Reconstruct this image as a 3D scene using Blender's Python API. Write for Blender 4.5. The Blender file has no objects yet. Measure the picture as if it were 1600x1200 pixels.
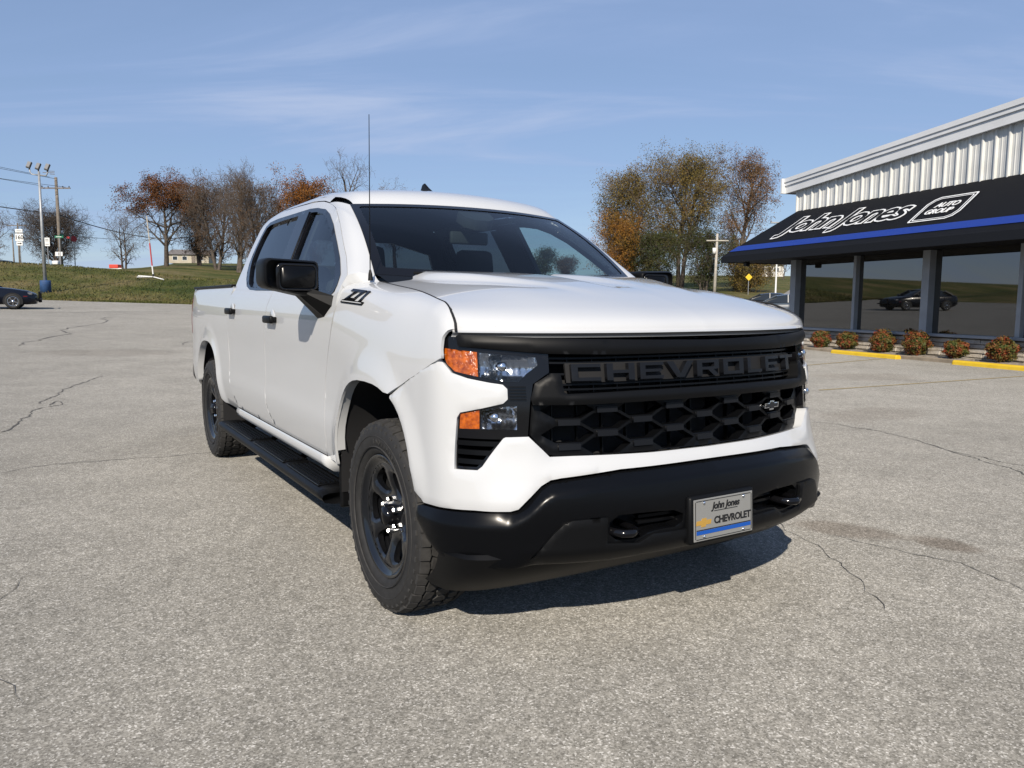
import bpy, bmesh, math, random
import numpy as np
from mathutils import Vector, Matrix
from mathutils.geometry import delaunay_2d_cdt

# ------------------------------------------------------------------ camera, sky, sun, exposure
scene = bpy.context.scene
col = scene.collection
CAM_H = 1.3274
cd = bpy.data.cameras.new('camera')
cd.lens = 27.0
cd.sensor_width = 36.0
cd.sensor_fit = 'HORIZONTAL'
cd.clip_start = 0.05
cd.clip_end = 6000
cam = bpy.data.objects.new('camera', cd)
col.objects.link(cam)
cam.matrix_world = (Matrix.Translation((0, 0, CAM_H)) @ Matrix.Rotation(math.radians(90 - 6.0987), 4, 'X')
                    @ Matrix.Rotation(math.radians(0.30), 4, 'Z'))
scene.camera = cam

YAW = math.radians(31.472)
# shadow of a point at height 1 m falls at this offset on the ground (world axes)
SHX, SHY = 0.26, 1.48
SUN_ELEV = math.atan2(1.0, math.hypot(SHX, SHY))
world = bpy.data.worlds.new('World')
scene.world = world
world.use_nodes = True
wn, wl = world.node_tree.nodes, world.node_tree.links
wn.clear()
sky = wn.new('ShaderNodeTexSky')
sky.sky_type = 'NISHITA'
sky.sun_disc = False
sky.sun_elevation = SUN_ELEV
sky.sun_rotation = math.atan2(-SHX, -SHY)
sky.altitude = 200
sky.air_density = 1.0
sky.dust_density = 0.15
sky.ozone_density = 2.5
# thin cirrus: direction projected on a high layer, stretched noise
tc = wn.new('ShaderNodeTexCoord')
sep = wn.new('ShaderNodeSeparateXYZ')
wl.new(tc.outputs['Generated'], sep.inputs[0])
zc = wn.new('ShaderNodeMath'); zc.operation = 'MAXIMUM'; zc.inputs[1].default_value = 0.0
wl.new(sep.outputs['Z'], zc.inputs[0])
za = wn.new('ShaderNodeMath'); za.operation = 'ADD'; za.inputs[1].default_value = 0.12
wl.new(zc.outputs[0], za.inputs[0])
dx = wn.new('ShaderNodeMath'); dx.operation = 'DIVIDE'
dy = wn.new('ShaderNodeMath'); dy.operation = 'DIVIDE'
wl.new(sep.outputs['X'], dx.inputs[0]); wl.new(za.outputs[0], dx.inputs[1])
wl.new(sep.outputs['Y'], dy.inputs[0]); wl.new(za.outputs[0], dy.inputs[1])
cmb = wn.new('ShaderNodeCombineXYZ')
wl.new(dx.outputs[0], cmb.inputs[0]); wl.new(dy.outputs[0], cmb.inputs[1])
mp = wn.new('ShaderNodeMapping')
mp.inputs['Rotation'].default_value = (0, 0, math.radians(24))
mp.inputs['Scale'].default_value = (0.34, 1.35, 1)
wl.new(cmb.outputs[0], mp.inputs[0])
cn = wn.new('ShaderNodeTexNoise')
cn.inputs['Scale'].default_value = 1.0; cn.inputs['Detail'].default_value = 9; cn.inputs['Roughness'].default_value = 0.58
cn.inputs['Distortion'].default_value = 0.7
wl.new(mp.outputs[0], cn.inputs['Vector'])
cr = wn.new('ShaderNodeMapRange'); cr.interpolation_type = 'SMOOTHSTEP'
cr.inputs['From Min'].default_value = 0.38; cr.inputs['From Max'].default_value = 0.80
cr.inputs['To Min'].default_value = 0.50; cr.inputs['To Max'].default_value = 0.86
wl.new(cn.outputs['Fac'], cr.inputs[0])
mxs = wn.new('ShaderNodeMixRGB'); mxs.inputs[2].default_value = (3.3, 4.6, 7.6, 1)
wl.new(cr.outputs[0], mxs.inputs[0]); wl.new(sky.outputs[0], mxs.inputs[1])
cr2 = wn.new('ShaderNodeMapRange'); cr2.interpolation_type = 'SMOOTHSTEP'
cr2.inputs['From Min'].default_value = 0.52; cr2.inputs['From Max'].default_value = 0.82; cr2.inputs['To Max'].default_value = 0.60
wl.new(cn.outputs['Fac'], cr2.inputs[0])
mxc = wn.new('ShaderNodeMixRGB'); mxc.inputs[2].default_value = (6.6, 7.2, 8.6, 1)
wl.new(cr2.outputs[0], mxc.inputs[0]); wl.new(mxs.outputs[0], mxc.inputs[1])
bg = wn.new('ShaderNodeBackground'); bg.inputs['Strength'].default_value = 0.084
wl.new(mxc.outputs[0], bg.inputs[0])
wo = wn.new('ShaderNodeOutputWorld'); wl.new(bg.outputs[0], wo.inputs[0])

sd = bpy.data.lights.new('sun', 'SUN')
sd.energy = 4.9
sd.angle = math.radians(0.53)
sd.color = (1.0, 0.905, 0.775)
sun = bpy.data.objects.new('sun', sd)
col.objects.link(sun)
sun.rotation_euler = Vector((SHX, SHY, -1.0)).to_track_quat('-Z', 'Y').to_euler()
sun.location = (-20, -40, 30)

scene.view_settings.view_transform = 'Standard'
scene.view_settings.look = 'None'
scene.view_settings.gamma = 1
scene.view_settings.use_curve_mapping = False
scene.view_settings.exposure = 0.22
scene.render.resolution_x = 1024
scene.render.resolution_y = 768

# ------------------------------------------------------------------ materials
MATS = {}
def mat(name, color=(.5, .5, .5), rough=.5, metal=0., spec=.5, coat=0., coat_rough=.03, noise=None, bump=None, trans=0., emit=None, ior=1.5):
    """noise=(scale, amount, [second colour]); bump=(scale, strength, distance)"""
    if name in MATS: return MATS[name]
    m = bpy.data.materials.new(name); m.use_nodes = True
    n, l = m.node_tree.nodes, m.node_tree.links
    b = n['Principled BSDF']
    b.inputs['Base Color'].default_value = (*color, 1)
    b.inputs['Roughness'].default_value = rough
    b.inputs['Metallic'].default_value = metal
    b.inputs['Specular IOR Level'].default_value = spec
    b.inputs['Coat Weight'].default_value = coat
    b.inputs['Coat Roughness'].default_value = coat_rough
    b.inputs['Transmission Weight'].default_value = trans
    b.inputs['IOR'].default_value = ior
    if noise or bump:
        t = n.new('ShaderNodeTexCoord')
    if noise:
        tx = n.new('ShaderNodeTexNoise'); tx.inputs['Scale'].default_value = noise[0]; tx.inputs['Detail'].default_value = 6
        l.new(t.outputs['Object'], tx.inputs['Vector'])
        rp = n.new('ShaderNodeValToRGB')
        c2 = noise[2] if len(noise) > 2 else tuple(min(1, c * (1 + noise[1])) for c in color)
        c1 = color if len(noise) > 2 else tuple(c * (1 - noise[1]) for c in color)
        rp.color_ramp.elements[0].color = (*c1, 1); rp.color_ramp.elements[0].position = .32
        rp.color_ramp.elements[1].color = (*c2, 1); rp.color_ramp.elements[1].position = .68
        l.new(tx.outputs['Fac'], rp.inputs[0]); l.new(rp.outputs[0], b.inputs['Base Color'])
    if bump:
        tb = n.new('ShaderNodeTexNoise'); tb.inputs['Scale'].default_value = bump[0]; tb.inputs['Detail'].default_value = 5
        l.new(t.outputs['Object'], tb.inputs['Vector'])
        bp = n.new('ShaderNodeBump'); bp.inputs['Strength'].default_value = bump[1]; bp.inputs['Distance'].default_value = bump[2]
        l.new(tb.outputs['Fac'], bp.inputs['Height']); l.new(bp.outputs[0], b.inputs['Normal'])
    MATS[name] = m
    return m

def glass_mat(name, tint, f0=.06, rough=0.0):
    """thin tinted sheet: transparent through the sheet, mirror-like reflection by angle"""
    if name in MATS: return MATS[name]
    m = bpy.data.materials.new(name); m.use_nodes = True
    n, l = m.node_tree.nodes, m.node_tree.links
    n.clear()
    o = n.new('ShaderNodeOutputMaterial'); mx = n.new('ShaderNodeMixShader')
    tr = n.new('ShaderNodeBsdfTransparent'); tr.inputs[0].default_value = (*tint, 1)
    gl = n.new('ShaderNodeBsdfGlossy'); gl.inputs['Roughness'].default_value = rough
    ge = n.new('ShaderNodeNewGeometry'); dt = n.new('ShaderNodeVectorMath'); dt.operation = 'DOT_PRODUCT'      # Schlick, same from both faces
    l.new(ge.outputs['Normal'], dt.inputs[0]); l.new(ge.outputs['Incoming'], dt.inputs[1])
    def mth(op, a, b=None):
        q = n.new('ShaderNodeMath'); q.operation = op
        for i, v in enumerate((a, b)):
            if v is None: continue
            if isinstance(v, (int, float)): q.inputs[i].default_value = v
            else: l.new(v, q.inputs[i])
        return q.outputs[0]
    fr_ = mth('ADD', mth('MULTIPLY', mth('POWER', mth('SUBTRACT', 1.0, mth('ABSOLUTE', dt.outputs['Value'])), 5.0), 1 - f0), f0)
    l.new(fr_, mx.inputs[0]); l.new(tr.outputs[0], mx.inputs[1]); l.new(gl.outputs[0], mx.inputs[2])
    l.new(mx.outputs[0], o.inputs[0])
    MATS[name] = m
    return m

M_white = mat('white_paint', (.525, .535, .54), .38, spec=.15, coat=1.0, coat_rough=.02)
M_black = mat('black_plastic', (.0045, .0047, .0052), .44, spec=.16, bump=(900, .10, .001))
M_satin = mat('satin_black', (.0030, .0032, .0038), .24, spec=.20)
M_gloss = mat('gloss_black', (.005, .005, .006), .12, spec=.4)
M_dark = mat('dark_void', (.006, .006, .007), .8)
M_rubber = mat('tyre_rubber', (.017, .0165, .016), .72, noise=(30, .25))
M_tread = mat('tread_rubber', (.030, .029, .028), .82, noise=(40, .3))
M_rim = mat('black_wheel', (.006, .0065, .008), .20, coat=.5, coat_rough=.08)
M_chrome = mat('chrome', (.82, .83, .84), .10, metal=1.0)
M_reflector = mat('lamp_reflector', (.66, .67, .69), .16, metal=1.0, bump=(35, .10, .006))
M_amber = mat('amber_lens', (.20, .032, .002), .16, coat=.8, bump=(110, .5, .005), noise=(60, 0, (.52, .115, .006)))
M_red = mat('red_lens', (.12, .006, .008), .15, coat=.6)
M_lens = glass_mat('clear_lens', (.93, .94, .95), .05)
M_windshield = glass_mat('windshield_glass', (.56, .66, .66), .045)
M_sideglass = glass_mat('side_glass', (.62, .72, .72), .06)
M_rearglass = glass_mat('privacy_glass', (.10, .11, .13), .07)
M_seat = mat('seat_fabric', (.022, .024, .028), .85)
M_trim = mat('interior_trim', (.028, .030, .032), .75)
M_grilleblk = mat('grille_black', (.0035, .0038, .0046), .32, spec=.18)
M_letter = mat('grille_letter_grey', (.008, .0088, .011), .30, spec=.24)
M_mirrorglass = mat('mirror_glass', (.8, .8, .8), .02, metal=1.0)
M_silver = mat('plate_silver', (.30, .30, .285), .35, metal=.3)
M_ink = mat('black_ink', (.01, .01, .011), .5)
M_blue = mat('blue_print', (.006, .075, .36), .45)
M_gold = mat('gold_print', (.42, .25, .05), .4)

# ------------------------------------------------------------------ object helpers
def tag(o, label=None, cat=None, group=None, kind=None):
    if label: o['label'] = label
    if cat: o['category'] = cat
    if group: o['group'] = group
    if kind: o['kind'] = kind
    return o

def empty(name, loc=(0, 0, 0), rz=0., parent=None):
    o = bpy.data.objects.new(name, None)
    o.empty_display_size = .2
    col.objects.link(o)
    o.location = loc; o.rotation_euler = (0, 0, rz)
    if parent: o.parent = parent
    return o

def link(name, me, parent=None, loc=None, rot=None):
    o = bpy.data.objects.new(name, me)
    col.objects.link(o)
    if parent: o.parent = parent
    if loc is not None: o.location = loc
    if rot is not None: o.rotation_euler = rot
    return o

def mesh(name, V, Fc, m, parent=None, smooth=False, loc=None, rot=None, data_only=False):
    me = bpy.data.meshes.new(name)
    me.from_pydata([tuple(map(float, v)) for v in V], [], [tuple(int(i) for i in f) for f in Fc])
    me.materials.append(m)
    if smooth: me.polygons.foreach_set('use_smooth', [True] * len(me.polygons))
    me.update()
    if data_only: return me
    return link(name, me, parent, loc, rot)

def fast_mesh(name, V, Q, m, k=4, smooth=False):
    """V (n,3) array, Q (f,k) int array"""
    me = bpy.data.meshes.new(name)
    V = np.ascontiguousarray(V, dtype=np.float32); Q = np.ascontiguousarray(Q, dtype=np.int32)
    me.vertices.add(len(V)); me.vertices.foreach_set('co', V.ravel())
    me.loops.add(Q.size); me.loops.foreach_set('vertex_index', Q.ravel())
    me.polygons.add(len(Q)); me.polygons.foreach_set('loop_start', np.arange(0, Q.size, k, dtype=np.int32))
    me.materials.append(m)
    me.update(calc_edges=True)
    if smooth: me.polygons.foreach_set('use_smooth', [True] * len(me.polygons))
    return me

class MB:
    """collects pieces of ONE mesh object"""
    def __init__(s): s.V = []; s.F = []
    def add(s, V, Fc):
        o = len(s.V); s.V += [tuple(map(float, v)) for v in V]; s.F += [tuple(int(i) + o for i in f) for f in Fc]; return s
    def box(s, c, d, M=None, bev=0.):
        V, Fc = box_geo(c, d, bev)
        if M is not None: V = [M @ Vector(v) for v in V]
        return s.add(V, Fc)
    def tube(s, pts, r, n=8, caps=True): V, Fc = tube_geo(pts, r, n, caps); return s.add(V, Fc)
    def build(s, name, m, parent=None, smooth=False, **k): return mesh(name, s.V, s.F, m, parent, smooth, **k)

_boxc = {}
def box_geo(c, d, bev=0.):
    if bev <= 0:
        V = [(c[0] + sx * d[0] / 2, c[1] + sy * d[1] / 2, c[2] + sz * d[2] / 2) for sx in (-1, 1) for sy in (-1, 1) for sz in (-1, 1)]
        return V, [(0, 1, 3, 2), (4, 6, 7, 5), (0, 4, 5, 1), (2, 3, 7, 6), (0, 2, 6, 4), (1, 5, 7, 3)]
    key = (round(d[0], 4), round(d[1], 4), round(d[2], 4), bev)
    if key not in _boxc:
        bm = bmesh.new(); bmesh.ops.create_cube(bm, size=1)
        for v in bm.verts: v.co = Vector((v.co.x * d[0], v.co.y * d[1], v.co.z * d[2]))
        bmesh.ops.bevel(bm, geom=list(bm.edges), offset=bev, segments=2, affect='EDGES', profile=.5)
        bm.verts.index_update()
        _boxc[key] = ([v.co.copy() for v in bm.verts], [[v.index for v in f.verts] for f in bm.faces])
        bm.free()
    V, Fc = _boxc[key]
    return [(v.x + c[0], v.y + c[1], v.z + c[2]) for v in V], Fc

def tube_geo(pts, r, n=8, caps=True):
    P = [Vector(p) for p in pts]; V = []; Fc = []
    R = r if hasattr(r, '__len__') else [r] * len(P)
    up = Vector((0, 0, 1))
    prev = None
    for i, p in enumerate(P):
        d = (P[min(i + 1, len(P) - 1)] - P[max(i - 1, 0)]).normalized()
        if prev is None:
            a = d.cross(up) if abs(d.z) < .95 else d.cross(Vector((1, 0, 0)))
        else:
            a = prev - d * prev.dot(d)
        a.normalize(); prev = a; b = d.cross(a)
        for k in range(n):
            t = 2 * math.pi * k / n
            V.append(p + (a * math.cos(t) + b * math.sin(t)) * R[i])
    for i in range(len(P) - 1):
        for k in range(n):
            Fc.append((i * n + k, i * n + (k + 1) % n, (i + 1) * n + (k + 1) % n, (i + 1) * n + k))
    if caps:
        Fc.append(tuple(range(n))[::-1]); Fc.append(tuple(range((len(P) - 1) * n, len(P) * n)))
    return V, Fc

def revolve(prof, n, axis='X'):
    """prof: list of (a, r): a along axis"""
    V = []; Fc = []
    for a, r in prof:
        for k in range(n):
            t = 2 * math.pi * k / n
            V.append((a, r * math.cos(t), r * math.sin(t)) if axis == 'X' else (r * math.cos(t), r * math.sin(t), a))
    for i in range(len(prof) - 1):
        for k in range(n):
            Fc.append((i * n + k, (i + 1) * n + k, (i + 1) * n + (k + 1) % n, i * n + (k + 1) % n))
    return V, Fc

def grid_faces(nu, nv, off=0):
    return [(off + i * nv + j, off + i * nv + j + 1, off + (i + 1) * nv + j + 1, off + (i + 1) * nv + j) for i in range(nu - 1) for j in range(nv - 1)]

def inpoly(P, poly):
    poly = np.asarray(poly, float); x, y = P[:, 0], P[:, 1]; r = np.zeros(len(P), bool)
    j = len(poly) - 1
    for i in range(len(poly)):
        xi, yi = poly[i]; xj, yj = poly[j]
        with np.errstate(divide='ignore', invalid='ignore'):
            c = ((yi > y) != (yj > y)) & (x < (xj - xi) * (y - yi) / (yj - yi + 1e-30) + xi)
        r ^= c; j = i
    return r

def polydist(P, polys):
    d = np.full(len(P), 1e9)
    for poly in polys:
        A = np.asarray(poly, float); B = np.roll(A, -1, 0)
        for a, b in zip(A, B):
            ab = b - a; t = np.clip(((P - a) @ ab) / max(ab @ ab, 1e-12), 0, 1)
            d = np.minimum(d, np.hypot(*(P - a - t[:, None] * ab).T))
    return d

def densify(poly, h):
    out = []
    n = len(poly)
    for i in range(n):
        a = np.array(poly[i], float); b = np.array(poly[(i + 1) % n], float)
        k = max(1, int(math.ceil(np.hypot(*(b - a)) / h)))
        for j in range(k): out.append(a + (b - a) * j / k)
    return np.array(out)

def smooth_poly(pts, it=2, closed=True, keep=None):
    """Chaikin corner rounding"""
    P = [np.array(p, float) for p in pts]
    for _ in range(it):
        Q = []
        n = len(P)
        for i in range(n if closed else n - 1):
            a, b = P[i], P[(i + 1) % n]
            Q += [a * .75 + b * .25, a * .25 + b * .75]
        if not closed: Q = [P[0]] + Q + [P[-1]]
        P = Q
    return [tuple(p) for p in P]

CENTRE = np.array([0., 1.4, .85])
def panel(name, fn, outline, m, parent, h=.03, holes=(), thick=.014, off=0., rnd=0., mir=1, centre=CENTRE, back=False):
    """sheet on the parametric surface fn(a,b), bounded by outline/holes given in (a,b), rim turned inwards"""
    polys = [densify(outline, h)] + [densify(q, h) for q in holes]
    lo = polys[0].min(0); hi = polys[0].max(0)
    gx, gy = np.meshgrid(np.arange(lo[0], hi[0], h), np.arange(lo[1], hi[1], h), indexing='ij')
    gx = gx + (np.arange(gx.shape[1]) % 2)[None, :] * h * .5
    I = np.stack([gx.ravel(), gy.ravel()], 1)
    I = I[inpoly(I, polys[0])]
    for q in polys[1:]: I = I[~inpoly(I, q)]
    I = I[polydist(I, polys) > .42 * h]
    pts = []; edges = []
    for q in polys:
        o = len(pts); pts += [Vector(p) for p in q]
        edges += [(o + i, o + (i + 1) % len(q)) for i in range(len(q))]
    pts += [Vector(p) for p in I]
    v2, e2, f2, *_ = delaunay_2d_cdt(pts, edges, [], 0, 1e-6)
    A = np.array([(p.x, p.y) for p in v2]); T = np.array([f for f in f2 if len(f) == 3])
    cen = A[T].mean(1)
    ok = inpoly(cen, polys[0])
    for q in polys[1:]: ok &= ~inpoly(cen, q)
    T = T[ok]
    a, b = A[:, 0], A[:, 1]; e = 2e-3
    p = fn(a, b)
    nr = np.cross(fn(a + e, b) - fn(a - e, b), fn(a, b + e) - fn(a, b - e))
    nr /= np.linalg.norm(nr, axis=1)[:, None] + 1e-12
    sgn = np.sign(((p - centre) * nr).sum(1)); nr *= sgn[:, None]
    o = off(a, b) if callable(off) else np.full(len(a), float(off))
    if rnd > 0:
        d = np.clip(polydist(A, polys) / rnd, 0, 1)
        o = o - rnd * .7 * (1 - np.sqrt(np.clip(1 - (1 - d) ** 2, 0, 1)))
    q = p + nr * o[:, None]
    # orientation of triangles
    tn = np.cross(q[T[:, 1]] - q[T[:, 0]], q[T[:, 2]] - q[T[:, 0]])
    fl = (tn * nr[T[:, 0]]).sum(1) < 0
    T[fl] = T[fl][:, ::-1]
    V = [tuple(x) for x in q]; Fc = [tuple(t) for t in T]
    if thick > 0:
        cnt = {}
        for t in T:
            for i in range(3):
                k = (t[i], t[(i + 1) % 3]); cnt[k] = 1
        bd = [k for k in cnt if (k[1], k[0]) not in cnt]
        used = {}
        for k in bd:
            for i in k:
                if i not in used:
                    used[i] = len(V); V.append(tuple(q[i])); V.append(tuple(q[i] - nr[i] * thick))
        for i, j in bd: Fc.append((used[j], used[i], used[i] + 1, used[j] + 1))
    if back:
        o2 = len(V); V += [tuple(x) for x in (q - nr * thick)]; Fc += [(t[2] + o2, t[1] + o2, t[0] + o2) for t in T]
    if mir < 0:
        V = [(-x, y, z) for x, y, z in V]; Fc = [f[::-1] for f in Fc]
    return mesh(name, V, Fc, m, parent, True)

def prism(poly, y0, y1):
    """polygon in (x,z) extruded along y (y0 in front)"""
    n = len(poly)
    V = [(x, y0, z) for x, z in poly] + [(x, y1, z) for x, z in poly]
    Fc = [tuple(range(n)), tuple(range(2 * n - 1, n - 1, -1))] + [(i, i + n, (i + 1) % n + n, (i + 1) % n) for i in range(n)]
    return V, Fc

def text_geo(body, size=1., shear=0., extrude=.01, offset=0., align='CENTER', spacing=1.0):
    c = bpy.data.curves.new('txt', 'FONT'); c.body = body; c.size = size; c.shear = shear; c.extrude = extrude
    c.offset = offset; c.align_x = align; c.align_y = 'CENTER'; c.space_character = spacing; c.resolution_u = 3
    o = bpy.data.objects.new('txt', c); col.objects.link(o)
    dg = bpy.context.evaluated_depsgraph_get()
    me = bpy.data.meshes.new_from_object(o.evaluated_get(dg))
    V = np.array([v.co[:] for v in me.vertices]).reshape(-1, 3); Fc = [tuple(p.vertices) for p in me.polygons]
    bpy.data.objects.remove(o); bpy.data.curves.remove(c); bpy.data.meshes.remove(me)
    return V, Fc

def copy_tree(o, parent=None):
    c = o.copy(); col.objects.link(c); c.parent = parent
    for ch in list(o.children): copy_tree(ch, c)
    return c

# ------------------------------------------------------------------ ground heights
def gz(x, y):
    x = np.asarray(x, float); y = np.asarray(y, float)
    d = np.clip(-.6 * x + .8 * y - 10, 0, None)
    z = .031 * d * d / (d + 6)
    d2 = np.clip(d - 62, 0, None)
    z = z - .031 * d2 * d2 / (d2 + 20)                      # the lot's slope ends, fields beyond
    H = np.interp(x, [-60, -45, -30, -12, 10, 60], [3.2, 2.7, 1.5, 1.0, .8, .8])
    t = np.clip((y - 50) / 26, 0, 1)
    t2 = np.clip((-x - 52) / 30, 0, 1) * np.clip((60 - y) / 20, 0, 1)
    z = z + H * t * t * (3 - 2 * t) + 2.6 * t2 * t2 * (3 - 2 * t2)
    t3 = np.clip((-y - 45) / 40, 0, 1)
    z = z + 3.0 * t3 * t3 * (3 - 2 * t3)
    u = np.clip((x / np.maximum(y, 1) + .52) / .10, 0, 1); u = u * u * (3 - 2 * u)
    z = z + np.clip(y - 80, 0, 140) * (.010 + .034 * u) + np.clip(y - 220, 0, 300) * .004
    r = np.clip((np.hypot(x, y) - 260) / 400, 0, 1)
    return z * (1 - .5 * r)

# ------------------------------------------------------------------ body surfaces of the pickup (x half width, y rearwards from the front axle, z up)
def hw(k,q):
    k=np.asarray(k,float); q=np.clip(np.asarray(q,float),k[0],k[-1])
    i=np.clip(np.searchsorted(k,q,side='right')-1,0,len(k)-2)
    h=k[i+1]-k[i]; t=(q-k[i])/h
    im=np.maximum(i-1,0); ip=np.minimum(i+2,len(k)-1)
    h00=2*t**3-3*t**2+1; h10=t**3-2*t**2+t; h01=-2*t**3+3*t**2; h11=t**3-t**2
    d0=k[i+1]-k[im]; d1=k[ip]-k[i]
    # m0=(p[i+1]-p[im])/d0 ; m1=(p[ip]-p[i])/d1
    w=[-h10*h/d0, h00-h11*h/d1, h01+h10*h/d0, h11*h/d1]
    return (im,i,i+1,ip),w
def interp2(K1,K2,A,a,b):
    i,w=hw(K1,a); j,u=hw(K2,b)
    r=0
    for m in range(4):
        for n in range(4):
            r=r+w[m]*u[n]*A[i[m],j[n]]
    return r
SY=[-.62,-.55,-.47,-.40,-.15,.15,.55,.75,1.8,3.0,3.4,3.84,4.3,4.75]
SV=[.46,.52,.62,.72,.82,1.0,1.16,1.26,1.345,1.41,1.45,1.48]
door=[(.935,.46),(.965,.52),(.985,.62),(.993,.72),(.986,.82),(.984,1.0),(.991,1.16),(.988,1.26),(.970,1.345),(.945,1.405),(.93,1.435),(.92,1.455)]
bed=[(.935,.50),(.96,.55),(.98,.63),(.99,.72),(.988,.82),(.985,1.0),(.988,1.14),(.982,1.25),(.968,1.34),(.957,1.40),(.945,1.428),(.93,1.435)]
SP=[[(.965,.57),(.972,.60),(.98,.66),(.985,.74),(.985,.84),(.985,.96),(.983,1.05),(.979,1.11),(.971,1.155),(.958,1.185),(.942,1.205),(.931,1.215)],
[(.965,.56),(.973,.595),(.982,.658),(.987,.745),(.99,.845),(.992,.965),(.99,1.07),(.983,1.145),(.971,1.205),(.955,1.25),(.932,1.277),(.918,1.285)],
[(.965,.555),(.974,.592),(.984,.656),(.99,.748),(.996,.848),(.998,.968),(.996,1.08),(.986,1.165),(.968,1.235),(.944,1.29),(.915,1.315),(.900,1.322)],
[(.965,.55),(.975,.59),(.985,.655),(.992,.75),(1.0,.85),(1.003,.97),(.999,1.085),(.987,1.175),(.966,1.25),(.938,1.304),(.908,1.327),(.892,1.334)],
[(.965,.50),(.98,.56),(.992,.65),(1.0,.75),(1.008,.85),(1.01,1.0),(1.003,1.12),(.986,1.22),(.958,1.298),(.918,1.345),(.872,1.365),(.857,1.369)],
[(.96,.48),(.98,.54),(.992,.64),(1.0,.74),(1.004,.85),(1.006,1.0),(1.0,1.13),(.986,1.235),(.958,1.315),(.914,1.368),(.85,1.391),(.826,1.396)],
[(.94,.46),(.968,.52),(.988,.62),(.995,.72),(.99,.82),(.988,1.0),(.992,1.15),(.986,1.25),(.968,1.335),(.932,1.395),(.86,1.422),(.80,1.432)],
door,door,bed,bed,bed,bed,bed]
SA=np.array(SP,float)
def S(y,v):
    y=np.asarray(y,float);v=np.asarray(v,float)
    x=interp2(SY,SV,SA[:,:,0],y,v);z=interp2(SY,SV,SA[:,:,1],y,v)
    for c in (0.05,3.84):
        r=np.sqrt(((y-c)/.465)**2+((z-.45)/.545)**2)
        f=np.clip((r-1)/.30,0,1); f=1-f*f*(3-2*f)
        g=np.clip((1.28-z)/.35,0,1); x=x+.022*f*g*g*(3-2*g)
    x=x-.02*np.clip((y-4.3)/.45,0,1)**2
    return np.stack([x,y+0*x,z],-1)
FZ=[.20,.32,.40,.50,.60,.70,.80,1.0,1.22]
FX=[0,.30,.55,.72,.85,.93,.985,1.0,1.005,1.012]
FYr=[[-.84,-.825,-.785,-.73,-.66,-.59,-.51,-.40,-.25,-.1],
[-.925,-.91,-.865,-.805,-.73,-.65,-.55,-.415,-.25,-.1],
[-.964,-.95,-.905,-.845,-.765,-.685,-.58,-.433,-.25,-.1],
[-.975,-.962,-.917,-.855,-.775,-.695,-.585,-.435,-.25,-.1],
[-.978,-.965,-.92,-.86,-.78,-.70,-.59,-.44,-.25,-.1],
[-.962,-.948,-.905,-.845,-.765,-.685,-.585,-.435,-.25,-.1],
[-.945,-.93,-.885,-.82,-.74,-.665,-.57,-.43,-.25,-.1],
[-.93,-.915,-.87,-.80,-.72,-.645,-.555,-.42,-.25,-.1],
[-.905,-.89,-.835,-.765,-.68,-.605,-.52,-.40,-.25,-.1]]
fs=[.955,.975,.99,1,1,1,1,1,1]
FXa=np.array([[x*s for x in FX] for s in fs]); FYa=np.array(FYr)
_d=np.hypot(np.diff(FX),np.diff(FYr[5])); FS=np.concatenate([[0],np.cumsum(_d)])
def F(s,z):
    s=np.asarray(s,float); z=np.asarray(z,float); sg=np.where(s<0,-1.,1.); a=np.abs(s)
    x=interp2(FZ,FS,FXa,z,a); y=interp2(FZ,FS,FYa,z,a)
    r=np.sqrt(((y-.05)/.465)**2+((z-.45)/.545)**2); f=np.clip((r-1)/.30,0,1); f=1-f*f*(3-2*f)
    g=np.clip((1.28-z)/.35,0,1); x=x+.022*f*g*g*(3-2*g)*np.clip((a-1.12)/.12,0,1)*np.clip((z-.5)/.2,0,1)
    return np.stack([x*sg,y,z+0*x],-1)
DV=[.46,.52,.62,.72,.82,1.0,1.16,1.26,1.345,1.40,1.44,1.55,1.70,1.85,1.91,1.95,1.985,2.04]
DP=np.array([(.935,.46),(.965,.52),(.985,.62),(.993,.72),(.986,.82),(.984,1.0),(.991,1.16),(.988,1.26),(.971,1.345),(.950,1.40),(.933,1.44),(.887,1.55),(.820,1.70),(.748,1.85),(.718,1.912),(.684,1.956),(.632,1.985),(.50,2.005)])
def D(y,v):
    y=np.asarray(y,float);v=np.asarray(v,float)
    i,w=hw(DV,v); x=sum(w[m]*DP[i[m],0] for m in range(4)); z=sum(w[m]*DP[i[m],1] for m in range(4))
    g=np.clip((v-1.40)/.15,0,1)
    x=x-g*(.030*np.clip((1.5-y)/.9,0,1.3)**2+.008*np.clip((y-2.3)/.7,0,1.2)**2)
    z=z-(.055*np.clip((1.75-y)/.5,0,1.3)**2+.03*np.clip((y-2.4)/.6,0,1.2)**2)*np.clip((v-1.85)/.1,0,1)
    return np.stack([x+0*y,y+0*x,z+0*y],-1)

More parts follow.
